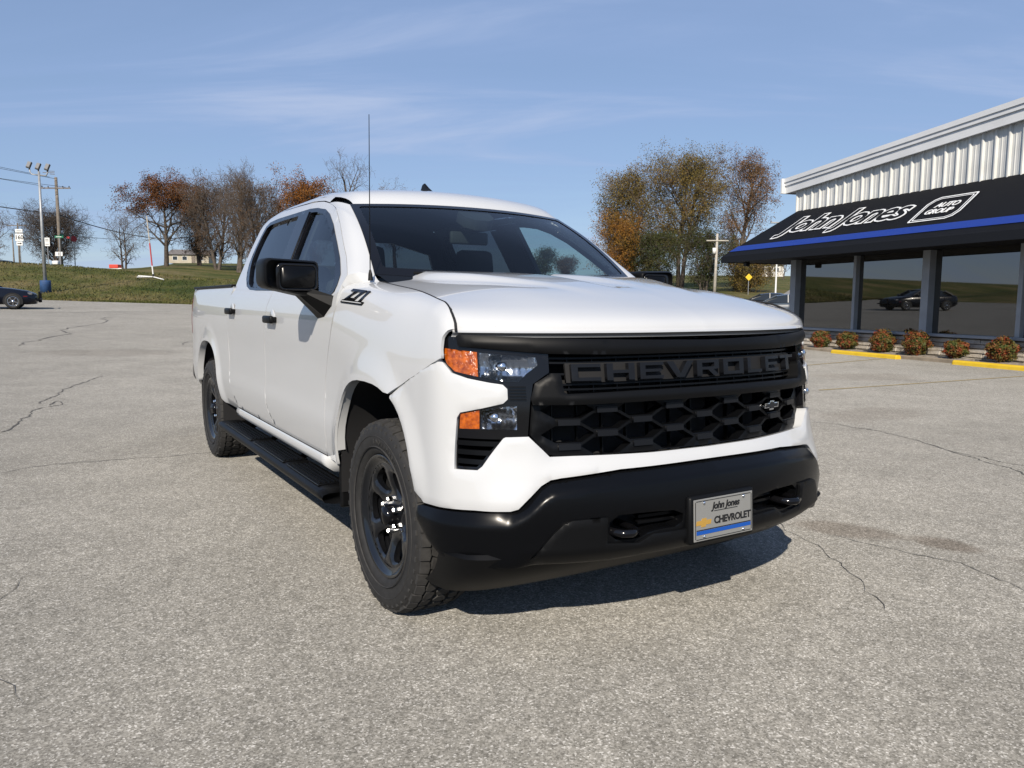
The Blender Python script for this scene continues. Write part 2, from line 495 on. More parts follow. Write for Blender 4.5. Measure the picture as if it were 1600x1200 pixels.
# ------------------------------------------------------------------ the pickup
truck = empty('pickup_truck', (.278, 3.729, 0), YAW)
tag(truck, 'white crew cab pickup truck with black grille, black bumper and black wheels', 'pickup truck')
RAX = 3.84
def arch(c, n=28, k=1.0, low=.47):
    out = []
    for i in range(n + 1):
        t = math.pi * i / n
        cx, sx = math.cos(t), math.sin(t)
        out.append((c + k * .465 * math.copysign(abs(cx) ** .72, cx), .45 + k * .54 * sx ** .80))
    return out
def v_of(z, y):                                   # side surface parameter with height z at station y
    vv = np.linspace(.46, 1.48, 400); zz = S(np.full(400, y), vv)[:, 2]
    return float(np.interp(z, zz, vv))
ARF = [(y, v_of(z, y)) for y, z in arch(.05)]     # rear -> front
ARR = [(y, v_of(z, y)) for y, z in arch(RAX)]
L3 = [(.552, 1.40), (.545, 1.316), (.572, 1.235), (.61, 1.15), (.672, 1.045), (.715, .94), (.727, .84), (.716, .73), (.716, .62), (.745, .545)]
L2 = [(1.785, 1.385), (1.805, 1.345), (1.845, 1.29), (1.875, 1.22), (1.905, 1.14), (1.925, 1.045), (1.925, .95), (1.918, .84), (1.928, .755), (1.91, .68), (1.862, .62), (1.79, .57), (1.727, .545)]
L1 = [(2.945, 1.42), (2.985, 1.37), (2.998, 1.29), (3.015, 1.18), (3.03, 1.07), (3.022, .98), (3.01, .88), (3.02, .80), (3.0, .70), (2.92, .625), (2.80, .548)]
OPEN_TOP = [(.612, 1.405), (.654, 1.458), (.767, 1.532), (.92, 1.631), (1.107, 1.744), (1.26, 1.816), (1.391, 1.857), (1.559, 1.881), (1.74, 1.890), (2.11, 1.893), (2.50, 1.896), (2.72, 1.892), (2.785, 1.87)]
OPEN_REAR = [(2.81, 1.80), (2.815, 1.70), (2.80, 1.60), (2.75, 1.535), (2.66, 1.472), (2.56, 1.425), (2.44, 1.402)]
BELT = [(2.25, 1.394), (1.785, 1.388), (1.20, 1.378), (.75, 1.362), (.655, 1.352), (.622, 1.372)]
SEAM = [(.556, 1.451), (.648, 1.508), (.807, 1.609), (.996, 1.734), (1.174, 1.83), (1.30, 1.885), (1.40, 1.907), (1.513, 1.919), (1.74, 1.929), (2.1, 1.938), (2.419, 1.944), (2.75, 1.948), (2.90, 1.945)]
def shift(poly, d): return [(a + d, b) for a, b in poly]
GAP = .0035
for sd_, word in ((-1, 'passenger side'), (1, 'driver side')):
    # front door
    fd = shift(L3[::-1], GAP) + shift(SEAM[:8], GAP) + [(1.737, 1.926), (1.737, 1.892)] + OPEN_TOP[7::-1] + [(.616, 1.372), (.655, 1.352), (.75, 1.362), (1.20, 1.378), (1.78, 1.387)] + shift(L2[1:], -GAP)
    d1 = panel('front_door', D, fd, M_white, truck, h=.028, mir=sd_, thick=.02)
    rd = shift(L2[::-1], GAP) + [(1.79, 1.389)] + BELT[0:1] + OPEN_REAR[::-1] + OPEN_TOP[:8:-1] + [(1.743, 1.892), (1.743, 1.927)] + SEAM[9:] + [(2.955, 1.90), (2.97, 1.75), (2.975, 1.6), (2.955, 1.46)] + shift(L1, -GAP)
    d2 = panel('rear_door', D, rd, M_white, truck, h=.028, mir=sd_, thick=.02)
    # black window surround, proud of the sheet metal
    WR = OPEN_TOP + OPEN_REAR + BELT
    g1 = [(.70, 1.43), (.80, 1.512), (.95, 1.61), (1.13, 1.722), (1.28, 1.792), (1.41, 1.832), (1.56, 1.855), (1.672, 1.862), (1.655, 1.78), (1.617, 1.60), (1.585, 1.402), (1.20, 1.396), (.75, 1.379), (.68, 1.372), (.66, 1.39)]
    g2 = [(1.945, 1.866), (2.3, 1.868), (2.66, 1.866), (2.735, 1.85), (2.762, 1.79), (2.765, 1.70), (2.745, 1.62), (2.69, 1.56), (2.60, 1.49), (2.52, 1.44), (2.42, 1.416), (2.2, 1.41), (1.835, 1.405), (1.86, 1.55), (1.905, 1.72)]
    panel('window_surround', D, WR, M_gloss, truck, h=.03, holes=[g1, g2], mir=sd_, thick=.03, off=.003)
    panel('side_window', D, g1, M_sideglass, d1, h=.03, mir=sd_, thick=0, off=-.014)
    panel('side_window', D, g2, M_rearglass, d2, h=.03, mir=sd_, thick=0, off=-.014)
    mb = MB(); mb.add(*tube_geo([tuple(D(np.array(y), np.array(v)) * [sd_, 1, 1] + np.array([sd_ * .004, 0, 0])) for y, v in ((1.70, 1.868), (1.675, 1.75), (1.64, 1.58), (1.605, 1.40))], .006, 6))
    mb.build('window_divider', M_satin, d1, True)
    # inner trim so the cabin is dark behind the doors
    panel('door_trim', D, fd[:10] + [(.62, 1.36), (1.78, 1.37)] + L2[1:], M_trim, d1, h=.08, mir=sd_, thick=0, off=-.05)
    panel('door_trim', D, shift(L2[::-1], GAP) + [(1.79, 1.37), (2.45, 1.385), (2.56, 1.41), (2.66, 1.455), (2.75, 1.52), (2.82, 1.60), (2.835, 1.7), (2.83, 1.8), (2.95, 1.8), (2.95, 1.46)] + shift(L1, -GAP), M_trim, d2, h=.08, mir=sd_, thick=0, off=-.05)
    panel('pillar_trim', D, [(1.55, 1.40), (1.64, 1.86), (1.98, 1.868), (1.88, 1.40)], M_trim, truck, h=.08, mir=sd_, thick=0, off=-.055)
    # handles
    for dob, (y, v) in ((d1, (1.70, 1.215)), (d2, (2.835, 1.25))):
        p = D(np.array(y), np.array(v)) * [sd_, 1, 1]
        hb = MB()
        hb.box((p[0] + sd_ * .030, p[1] - .02, p[2]), (.026, .19, .046), bev=.011)
        hb.box((p[0] + sd_ * .014, p[1] - .095, p[2]), (.03, .03, .034), bev=.006)
        hb.box((p[0] + sd_ * .014, p[1] + .06, p[2]), (.03, .03, .034), bev=.006)
        hb.build('door_handle', M_black, dob, True)
        cp = MB(); V, Fc = revolve([(0, .0), (.0, .056), (-.004, .062)], 24)
        cp.add([(p[0] + sd_ * (.0035 + a), p[1] - .015 + b, p[2] + .01 + c * .8) for a, b, c in V], Fc)
        cp.build('handle_cup', M_white, dob, True)
    # fender
    fe = [(-.20, .958), (-.36, 1.088), (-.50, 1.18), (-.553, 1.222), (-.588, 1.262), (-.578, 1.30), (-.572, 1.36), (-.585, 1.42), (-.603, 1.468), (-.565, 1.479), (-.553, 1.48)] + \
         [(-.468, 1.48), (-.253, 1.478), (.065, 1.474), (.30, 1.475), (.47, 1.476), (.515, 1.47), (.54, 1.44)] + shift(L3, -GAP) + [(.735, .535), (.70, .535), (.52, .535)]
    af = [p for p in ARF if p[1] > .56 and (p[0] > .05 or p[1] > .955)]
    fe = fe + [(.514, .545)] + af
    fe_ob = panel('front_fender', S, fe, M_white, truck, h=.022, mir=sd_, thick=.012)
    def lip(pts):
        V = []
        for y, v in pts:
            p = S(np.array(y), np.array(v)); V += [(sd_ * p[0], p[1], p[2]), (sd_ * (p[0] - .012), p[1], p[2]), (sd_ * (p[0] - .05), p[1], p[2] + .002)]
        Fc = grid_faces(len(pts), 3)
        return V, (Fc if sd_ > 0 else [f[::-1] for f in Fc])
    mesh('arch_lip', *lip([p for p in ARF if p[1] > .555 and (p[0] > .05 or p[1] > .955)]), M_white, fe_ob, True)
    # bed side
    bs = shift(L1[::-1], GAP)[0:]
    bs = [(2.80, .505), (2.786, .53)] + shift(L1[::-1], GAP) + [(2.95, 1.445), (3.0, 1.478), (4.66, 1.478), (4.70, 1.46), (4.725, 1.40), (4.735, 1.2), (4.735, .62), (4.70, .56), (4.42, .54)]
    ar = [p for p in ARR if p[1] > .545][::1]
    bs = bs + ar + [(3.385, .52), (3.33, .485), (3.2, .475), (2.95, .475), (2.84, .485)]
    bo = panel('bed_side', S, bs, M_white, truck, h=.03, mir=sd_, thick=.05)
    panel('tail_lamp', S, [(4.70, 1.32), (4.738, 1.36), (4.742, 1.05), (4.715, 1.02)], M_red, bo, h=.03, mir=sd_, thick=.03, off=.002)
    # rocker below the doors
    V = []
    prof = [(.985, .548), (.992, .535), (.995, .515), (.985, .49), (.955, .468), (.90, .46), (.80, .47), (.80, .55)]
    ys = np.linspace(.70, 2.775, 24)
    for y in ys: V += [(sd_ * x, y, z) for x, z in prof]
    n = len(prof)
    Fc = [(i * n + j, i * n + j + 1, (i + 1) * n + j + 1, (i + 1) * n + j) for i in range(len(ys) - 1) for j in range(n - 1)] + [tuple(range(n))[::-1], tuple(range((len(ys) - 1) * n, len(ys) * n))]
    mesh('rocker_panel', V, Fc, M_white, truck, True)
    # wheel house liners, dark
    for c, nm in ((.05, 'F'), (RAX, 'R')):
        pr = arch(c, 24, 1.02)
        V = []; 
        for x in (.975, .93, .62, .52):
            V += [(sd_ * x, y, z - (0.0 if x > .6 else .03)) for y, z in [(pr[0][0], .40)] + pr + [(pr[-1][0], .46 if nm == 'F' else .36)]]
        n = len(pr) + 2
        Fc = [(i * n + j, i * n + j + 1, (i + 1) * n + j + 1, (i + 1) * n + j) for i in range(3) for j in range(n - 1)] + [tuple(range(3 * n, 4 * n))]
        mesh('wheel_liner', V, Fc, M_dark, truck, True)
    # gap backing behind door shut lines
    panel('inner_shell', D, [(.50, .60), (.50, 1.36), (1.0, 1.36), (2.4, 1.385), (2.9, 1.40), (2.985, 1.38), (3.0, 1.1), (3.0, .9), (2.95, .70), (2.85, .60)], M_dark, truck, h=.045, mir=sd_, thick=0, off=-.030)
    # splash guard behind the front wheel
    MB().box((sd_ * .905, .545, .455), (.145, .03, .27), bev=.012).build('splash_guard', M_black, truck)
    # model badge on the fender: bold slanted black figures over a thin outlined bar
    bd = empty('fender_badge', (0, 0, 0), 0, truck)
    def on_side(V, y0, v0, d):                     # text plane -> side surface, reading left to right from outside
        y = y0 + (V[:, 0] * (-1 if sd_ < 0 else 1)); v = v0 + V[:, 1]
        p = S(y, v); e = 1e-3
        nr = np.cross(S(y + e, v) - S(y - e, v), S(y, v + e) - S(y, v - e)); nr /= np.linalg.norm(nr, axis=1)[:, None]; nr *= np.sign(nr[:, 0])[:, None]
        p = p + nr * (d + V[:, 2])[:, None]
        return [(sd_ * q[0], q[1], q[2]) for q in p]
    tV, tF = text_geo('Z71', .100, .35, .003, .0042, spacing=1.0); tV = tV * [1.30, .72, 1]
    mesh('badge_figure', on_side(tV, .345, 1.372, .004), tF, M_gloss, bd)
    for wx, hz, dz, m_, dd in ((.262, .015, -.032, M_gloss, .003), (.235, .004, -.032, M_white, .0055)):
        bV = np.array([(a_ * wx / 2 - .012 + (b_ * hz * .5), b_ * hz / 2 + dz, c_) for c_ in (0, .003) for a_, b_ in ((-1, -1), (-.33, -1), (.33, -1), (1, -1), (1, 1), (.33, 1), (-.33, 1), (-1, 1))])
        mesh('badge_bar', on_side(bV, .345, 1.372, dd), [tuple(range(8, 16))] + [(i, (i + 1) % 8, 8 + (i + 1) % 8, 8 + i) for i in range(8)], m_, bd)

    # side mirror
    sm = empty('side_mirror', (0, 0, 0), 0, truck)
    X0, X1 = 1.018, 1.287
    def mloop(y, k, zt=1.530, zb=1.338):
        cor = [(X0, zb), (X1, zb + .046), (X1, zt), (X0, zt - .008)]
        q = []
        for i, (x, z) in enumerate(cor):
            r_ = (.022, .040, .034, .024)[i]; a0 = (180, 270, 0, 90)[i]
            cx_ = x + (r_ if i in (0, 3) else -r_); cz_ = z + (r_ if i in (0, 1) else -r_)
            q += [(cx_ + r_ * math.cos(math.radians(a0 + t)), cz_ + r_ * math.sin(math.radians(a0 + t))) for t in (0, 22, 45, 68, 90)]
        cx, cz = (X0 + X1) / 2, (zt + zb) / 2
        return [(sd_ * (cx + (x - cx) * (1 - .11 * k)), y, cz + (z - cz) * (1 - .13 * k)) for x, z in q]
    loops = [mloop(.655, 1.0), mloop(.660, .55), mloop(.672, .22), mloop(.70, 0), mloop(.80, 0), mloop(.812, .12)]
    V = [p for lp in loops for p in lp]; n = len(loops[0])
    Fc = [(i * n + j, i * n + (j + 1) % n, (i + 1) * n + (j + 1) % n, (i + 1) * n + j) for i in range(len(loops) - 1) for j in range(n)] + [tuple(range(n)), tuple(range((len(loops) - 1) * n, len(loops) * n))]
    hs = mesh('mirror_housing', V, Fc, M_black, sm, True)
    def rr(x0, x1, z0, z1, y, r=.03):
        pts = smooth_poly([(x0, z0), (x1, z0), (x1, z1), (x0, z1)], 0)
        q = []
        for (x, z), a0 in (((x0 + r, z0 + r), 180), ((x1 - r, z0 + r), 270), ((x1 - r, z1 - r), 0), ((x0 + r, z1 - r), 90)):
            q += [(x + r * math.cos(math.radians(a0 + t)), z + r * math.sin(math.radians(a0 + t))) for t in (0, 30, 60, 90)]
        return [(sd_ * x, y, z) for x, z in q]
    # raised cap and recess ring on the front face
    A = rr(X0 + .026, X1 - .078, 1.388, 1.492, .650, .020); B = rr(X0 + .030, X1 - .082, 1.392, 1.488, .643, .018)
    n = len(A); V = A + B
    mesh('mirror_cap', V, [(j, (j + 1) % n, n + (j + 1) % n, n + j) for j in range(n)] + [tuple(range(n, 2 * n))], M_satin, sm, True)
    A = rr(X0 + .014, X1 - .056, 1.376, 1.504, .653, .026); B = rr(X0 + .014, X1 - .056, 1.376, 1.504, .6475, .026); C2 = rr(X0 + .024, X1 - .076, 1.386, 1.494, .6520, .021)
    V = A + B + C2
    mesh('cap_surround', V, [(k * n + j, k * n + (j + 1) % n, (k + 1) * n + (j + 1) % n, (k + 1) * n + j) for k in range(2) for j in range(n)], M_gloss, sm, True)
    A = rr(X0 + .02, X1 - .02, 1.392, 1.508, .8135, .03)
    mesh('mirror_glass', A, [tuple(range(n))], M_mirrorglass, sm)
    # arm: wedge from the door skin to the housing
    q0 = [(.945, .60, 1.345), (.975, .60, 1.30), (.985, .70, 1.245), (.985, .80, 1.235), (.975, .875, 1.275), (.945, .87, 1.345)]
    q1 = [(1.10, .665, 1.398), (1.10, .662, 1.368), (1.115, .70, 1.358), (1.115, .77, 1.358), (1.10, .795, 1.372), (1.10, .79, 1.40)]
    V = [(sd_ * x, y, z) for x, y, z in q0 + q1]
    mesh('mirror_arm', V, [(j, (j + 1) % 6, 6 + (j + 1) % 6, 6 + j) for j in range(6)] + [tuple(range(6)), tuple(range(6, 12))], M_black, sm)

    # side step
    st = empty('side_step', (0, 0, 0), 0, truck)
    sp = [(.865, .385), (.90, .402), (1.02, .402), (1.052, .392), (1.060, .370), (1.045, .345), (.99, .330), (.89, .335), (.865, .355)]
    ys = [.60, .615, .66] + list(np.linspace(.75, 3.05, 14)) + [3.12, 3.16, 3.175]
    V = []; n = len(sp)
    for i, y in enumerate(ys):
        k = {0: .10, 1: .03, len(ys) - 1: .10, len(ys) - 2: .03}.get(i, 0)
        cx, cz = .96, .366
        drop = -.012 if i in (0, len(ys) - 1) else 0
        V += [(sd_ * (cx + (x - cx) * (1 - k)), y, cz + (z - cz) * (1 - 2 * k) + drop) for x, z in sp]
    Fc = [(i * n + j, i * n + (j + 1) % n, (i + 1) * n + (j + 1) % n, (i + 1) * n + j) for i in range(len(ys) - 1) for j in range(n)] + [tuple(range(n)), tuple(range((len(ys) - 1) * n, len(ys) * n))]
    mesh('step_bar', V, Fc, M_black, st, True)
    for y0, y1 in ((.70, 1.28), (1.36, 2.08), (2.16, 2.98)):
        tp = MB().box((sd_ * .965, (y0 + y1) / 2, .4035), (.145, y1 - y0, .008), bev=.003).build('tread_pad', M_satin, st)
        rb = MB()
        for k in range(5): rb.box((sd_ * (.915 + .025 * k), (y0 + y1) / 2, .409), (.009, y1 - y0 - .06, .006))
        rb.build('grip_rib', M_black, tp)
    for y in (.85, 1.55, 2.25, 2.85):
        b = MB(); b.tube([(sd_ * .70, y, .47), (sd_ * .82, y, .41), (sd_ * .90, y, .37)], .018, 6); b.box((sd_ * .80, y, .44), (.03, .05, .06)); b.build('step_bracket', M_black, st)

# ---- cab: roof, pillars, glass
def W(u, t):
    u = np.asarray(u, float); t = np.asarray(t, float)
    x = u * (.80 + (.697 - .80) * t)
    yc = .27 + (1.005 - .27) * t; ye = .50 + (1.118 - .50) * t
    z0 = 1.425 + .030 * u * u; z1 = 1.873 - .016 * u * u
    b = .022 * np.sin(np.pi * np.clip(t, 0, 1))
    return np.stack([x + 0 * t, yc + (ye - yc) * np.abs(u) ** 2.2 - b * .7, z0 + (z1 - z0) * t + b], -1)
panel('windshield', W, [(-.965, .02), (.965, .02), (.965, .985), (-.965, .985)], M_windshield, truck, h=.06, thick=0)
fr = panel('windshield_border', W, [(-1.0, 0), (1.0, 0), (1.0, 1.0), (-1.0, 1.0)], M_gloss, truck, h=.05, thick=.02, off=.004,
           holes=[[(-.93, .08), (.93, .08), (.945, .10), (.945, .93), (.925, .95), (-.925, .95), (-.945, .93), (-.945, .10)]])
panel('sensor_housing', W, smooth_poly([(-.16, .99), (.16, .99), (.12, .80), (-.12, .80)], 1), M_trim, truck, h=.05, thick=.06, off=-.01)
MB().box((0, 1.03, 1.70), (.25, .03, .075), bev=.012).build('rear_view_mirror', M_trim, truck, True)
# roof: side profile rows over the cab, front rows dip to the windshield header
us = np.linspace(-1, 1, 41)
def rsec(y):
    vs = np.array([1.952, 1.965, 1.985, 2.01, 2.04]); s = D(np.full(5, y), vs)
    e = s[-1]; inner = [(e[0] * k, y, e[2] + .022 * (1 - k * k)) for k in (.85, .65, .45, .25, .1)]
    half = [tuple(p) for p in s] + inner
    return [(-x, yy, z) for x, yy, z in half] + [(0, y, e[2] + .022)] + [(x, yy, z) for x, yy, z in half[::-1]]
rows = []
sec0 = rsec(1.42); nsec = len(sec0)
hdr = []
for x, y, z in sec0:
    u = x / .697; u = max(-1.0, min(1.0, u)); hdr.append(W(np.array(u), np.array(1.0)))
for k, t in enumerate((0, .12, .3, .5, .75, 1.0)):
    r = []
    for p0, p1 in zip(hdr, sec0):
        p0 = np.array(p0) + [0, 0, .004]; p1 = np.array(p1)
        c = np.array([p0[0] * .5 + p1[0] * .5, p0[1] + (p1[1] - p0[1]) * .22, p1[2] - .006 - .02 * (abs(p1[0]) > .66)])
        r.append((1 - t) ** 2 * p0 + 2 * t * (1 - t) * c + t * t * p1)
    rows.append(r)
for y in (1.6, 1.8, 2.1, 2.4, 2.7, 2.88, 2.96): rows.append(rsec(y))
rear = [(x * .99, 3.0, z - .03) for x, y, z in rsec(2.96)]
rows.append(rear)
V = [tuple(p) for r in rows for p in r]
mesh('roof', V, [f[::-1] for f in grid_faces(len(rows), nsec)], M_white, truck, True)
V2 = [(x * .96, y, z - .035) for x, y, z in V]
mesh('headliner', V2, grid_faces(len(rows), nsec), M_trim, truck, True)
# A pillars: from the windshield edge out to the door seam; roof rail strip along the door tops
def seam_pt(t):
    a = np.array(SEAM[:7]); k = np.linspace(0, 1, len(a))
    return D(np.array(np.interp(t, k, a[:, 0]) - .004), np.array(np.interp(t, k, a[:, 1])))
for sd_ in (-1, 1):
    V = []; nt, nk = 26, 7
    for t in np.linspace(0, 1, nt):
        a = W(np.array(1.0), np.array(t)); b = seam_pt(t)
        for k in np.linspace(0, 1, nk):
            p = a + (b - a) * k; bul = .018 * math.sin(math.pi * k)
            V.append(((p[0] + bul * .6) * sd_, p[1] - bul * .5, p[2] + bul * .5))
    Fc = grid_faces(nt, nk)
    mesh('windshield_pillar', V, Fc if sd_ < 0 else [f[::-1] for f in Fc], M_white, truck, True)
    # lower corner: sheet metal between pillar foot, fender top and cowl
    top = [W(np.array(1.0), np.array(t)) for t in (.10, .05, 0.)] 
    pa = [seam_pt(0.) + (W(np.array(1.), np.array(0.)) - seam_pt(0.)) * k for k in np.linspace(0, 1, 7)]
    V = []
    for i, k in enumerate(np.linspace(0, 1, 7)):
        p = pa[i]; bul = .018 * math.sin(math.pi * k)
        p = np.array([p[0] + bul * .6, p[1] - bul * .5, p[2] + bul * .5])
        yb = .555 - .14 * k; vb = 1.43 + .046 * k
        q = S(np.array(yb), np.array(vb)) - np.array([0, 0, .003])
        for t in np.linspace(0, 1, 5):
            r_ = p + (q - p) * t; V.append((sd_ * r_[0], r_[1], r_[2] - .006 * math.sin(math.pi * t)))
    p0, q0_ = D(np.array(.552), np.array(1.405)), S(np.array(.546), np.array(1.405)) - np.array([.004, 0, .004])
    V = [(sd_ * r_[0], r_[1], r_[2]) for r_ in (p0 + (q0_ - p0) * t for t in np.linspace(0, 1, 5))] + V
    Fc = grid_faces(8, 5)
    mesh('cowl_corner', V, Fc if sd_ > 0 else [f[::-1] for f in Fc], M_white, truck, True)
    V = []
    for (y, v) in SEAM[6:]:
        for dv in (.006, .014, .022, .034, .045):
            p = D(np.array(min(y, 2.96)), np.array(v + dv)); V.append((sd_ * p[0], p[1], p[2]))
    Fc = grid_faces(len(SEAM[6:]), 5)
    mesh('roof_rail', V, Fc if sd_ > 0 else [f[::-1] for f in Fc], M_white, truck, True)
# cab back wall with rear window
def CB(x, z): 
    x = np.asarray(x, float); z = np.asarray(z, float)
    return np.stack([x + 0 * z, 2.975 - .03 * (z - 1.4) - .01 * x * x + 0 * z, z + 0 * x], -1)
cbo = [(-.93, .55), (.93, .55), (.96, 1.2), (.925, 1.42), (.74, 1.84), (.66, 1.925), (.4, 1.955), (-.4, 1.955), (-.66, 1.925), (-.74, 1.84), (-.925, 1.42), (-.96, 1.2)]
rw = smooth_poly([(-.72, 1.46), (.72, 1.46), (.62, 1.80), (-.62, 1.80)], 1)
panel('cab_back', CB, cbo, M_white, truck, h=.12, holes=[rw], thick=.03)
panel('cab_back_trim', CB, cbo, M_trim, truck, h=.2, holes=[rw], thick=0, off=-.045)
panel('rear_window', CB, rw, M_rearglass, truck, h=.15, thick=0, off=-.01)
# cowl and wipers
V = []
for u in np.linspace(-1, 1, 25):
    p = W(np.array(u), np.array(0.0)); V += [(p[0], p[1] + .02, p[2] + .008), (p[0] * .99, p[1] - .06, p[2] - .012), (p[0] * .98, p[1] - .16, p[2] - .05)]
mesh('cowl', V, [f[::-1] for f in grid_faces(25, 3)], M_black, truck, True)
for ua, ub in ((-.80, -.12), (.02, .66)):
    wp = MB()
    path = [W(np.array(u), np.array(.012 + .03 * (u - ua) / (ub - ua))) + np.array([0, -.015, .014]) for u in np.linspace(ua, ub, 9)]
    wp.tube([tuple(p) for p in path], .008, 5)
    wp.build('wiper', M_black, truck)

# ---- hood
HG_Y = [-.64, -.603, -.562, -.471, -.248, .09, .40, .56]; HG_X = [.942, .932, .918, .896, .866, .826, .80, .788]
SZ12 = np.linspace(0, 1.3, 400); _f = F(SZ12, np.full(400, 1.205))
def front_y(x): return np.interp(np.abs(x), _f[:, 0], _f[:, 1])
HE_D = [0, .008, .03, .07, .13, .25, .45, .8, 1.1, 1.5]; HE_Z = [1.196, 1.236, 1.263, 1.284, 1.303, 1.327, 1.354, 1.386, 1.408, 1.43]
def sstep(a, b, x): t = np.clip((x - a) / (b - a), 0, 1); return t * t * (3 - 2 * t)
def hood_z(x, d):
    i, w = hw(HE_D, d); A = np.array(HE_Z); z = sum(w[m] * A[i[m]] for m in range(4))
    ax = np.abs(x)
    grow = sstep(.05, .75, d)
    z = z + .030 * (1 - sstep(.50, .90, ax)) * sstep(.0, .5, d)              # crown
    edge = .30 + .33 * sstep(.25, 1.15, d)                                    # blisters widen towards the cowl
    z = z + .030 * sstep(.22, .95, d) * (1 - sstep(edge - .05, edge + .05, ax))
    z = z - .024 * sstep(.30, .95, d) * (1 - sstep(.035, .13, ax))             # valley between them
    return z
def hood_pt(k, q):
    """k -1..1 across, q 0..1 from lip to cowl"""
    xf = k * .938
    yr = .30 + .22 * np.abs(k) ** 2.2
    y0 = front_y(xf) + .004
    y = y0 + (yr - y0) * q
    half = np.interp(y, HG_Y, HG_X) - .006
    # front corner lies on the lip curve, further back the sides follow the fender gap
    x = k * half
    x = np.where(q < .06, xf + (x - xf) * (q / .06), x)
    d = y - front_y(x)
    return x, y, hood_z(x, np.maximum(d, 0))
qs = np.concatenate([[0, .003, .008, .016, .028, .045, .065, .09, .12], np.linspace(.16, 1, 44)])
ks = np.concatenate([np.linspace(-1, -.9, 6), np.linspace(-.88, .88, 89), np.linspace(.9, 1, 6)])
K, Q = np.meshgrid(ks, qs, indexing='ij')
x, y, z = hood_pt(K, Q)
V = np.stack([x, y, z], -1).reshape(-1, 3)
nV = len(V); nk, nq = len(ks), len(qs)
Fc = [f[::-1] for f in grid_faces(nk, nq)]
# turned-down lip at the front and at the sides
lipF = [(V[i * nq][0], V[i * nq][1] + .012, V[i * nq][2] - .016) for i in range(nk)]
V = [tuple(p) for p in V] + lipF
Fc += [(i * nq, nV + i, nV + i + 1, (i + 1) * nq)[::-1] for i in range(nk - 1)]
b = len(V); V += [V[j] for j in range(nq)] + [(V[j][0] + .004, V[j][1], V[j][2] - .03) for j in range(nq)]
Fc += [(b + j, b + j + 1, b + nq + j + 1, b + nq + j) for j in range(nq - 1)]
b = len(V); o = (nk - 1) * nq; V += [V[o + j] for j in range(nq)] + [(V[o + j][0] - .004, V[o + j][1], V[o + j][2] - .03) for j in range(nq)]
Fc += [(b + j, b + nq + j, b + nq + j + 1, b + j + 1) for j in range(nq - 1)]
mesh('hood', V, Fc, M_white, truck, True)
# black tube standing in for the shade in the gap between hood and fender
for sd_ in (-1, 1):
    sl = MB(); pts = []
    for y_ in np.linspace(-.583, .47, 34):
        x_ = float(np.interp(y_, HG_Y, HG_X)) + .001
        f_ = S(np.array(y_), np.array(1.478)); h_ = float(hood_z(np.array(x_ - .008), np.array(y_ - front_y(x_ - .008))))
        pts.append((sd_ * (x_ + f_[0]) / 2, y_, max(f_[2], h_) - .0025))
    pts = [(sd_ * .9345, -.6135, 1.222), (sd_ * .930, -.600, 1.252)] + pts
    sl.tube(pts, .0050, 6); sl.build('hood_gap_shade', M_dark, truck, True)
# dark bay below hood gaps
V = []
for y in np.linspace(-.55, .5, 12):
    hx = float(np.interp(y, HG_Y, HG_X)); zz = float(np.interp(y, [-.55, -.4, 0, .5], [1.22, 1.27, 1.33, 1.37]))
    V += [(-hx - .03, y, zz - .01), (hx + .03, y, zz - .01)]
mesh('engine_bay_cover', V, grid_faces(12, 2), M_dark, truck)
# antenna mast on the passenger fender, roof aerial
am = MB(); am.tube([(-.842, .445, 1.425), (-.842, .447, 1.455), (-.842, .448, 1.475)], [.013, .010, .005], 8); am.tube([(-.842, .448, 1.47), (-.839, .450, 1.85), (-.835, .453, 2.19)], [.0028, .0024, .0018], 5)
am.build('antenna_mast', M_black, truck)
sf = [(-.10, 0), (.085, 0), (.10, .02), (.085, .10), (.06, .108), (.02, .075), (-.06, .025)]
V = []
for (y, z) in sf: V += [(-.032 + .028 * (z / .11), 1.62 + y, 1.992 + z), (.032 - .028 * (z / .11), 1.62 + y, 1.992 + z)]
n = len(sf)
mesh('roof_aerial', [(x + .02, y, z) for x, y, z in V], [(2 * i, 2 * ((i + 1) % n), 2 * ((i + 1) % n) + 1, 2 * i + 1) for i in range(n)] + [tuple(range(0, 2 * n, 2))[::-1], tuple(range(1, 2 * n, 2))], M_black, truck)

# ---- cabin
def seat(name, x, y, w):
    s_ = empty(name, (x, y, .0), 0, truck)
    MB().box((0, .05, .86), (w, .52, .16), bev=.05).build('cushion', M_seat, s_, True)
    b = MB(); b.box((0, 0, 0), (w, .14, .62), Matrix.Translation((0, .36, 1.16)) @ Matrix.Rotation(math.radians(-14), 4, 'X'), bev=.055); b.build('backrest', M_seat, s_, True)
    if w < .8:
        b = MB(); b.box((0, 0, 0), (.27, .10, .19), Matrix.Translation((0, .47, 1.585)) @ Matrix.Rotation(math.radians(-10), 4, 'X'), bev=.04); b.build('headrest', M_seat, s_, True)
    else:
        for dx_ in (-.42, 0, .42): MB().box((dx_, .49, 1.52), (.26, .09, .13), bev=.035).build('headrest', M_seat, s_, True)
    return s_
seat('front_seat', -.40, 1.22, .54); seat('front_seat', .40, 1.22, .54); seat('rear_bench', 0, 2.22, 1.36)
dsh = MB(); V = []
for x in np.linspace(-.80, .80, 17):
    k = abs(x) / .8; V += [(x, .33 + .18 * k ** 2, 1.395), (x, .62 + .08 * k, 1.435 + .012 * math.cos(x * 8)), (x, .80 + .05 * k, 1.40), (x, .86, 1.22), (x, .80, .95)]
dsh.add(V, [f[::-1] for f in grid_faces(17, 5)]); dsh.build('dashboard', M_trim, truck, True)
sw = MB()
pts = []
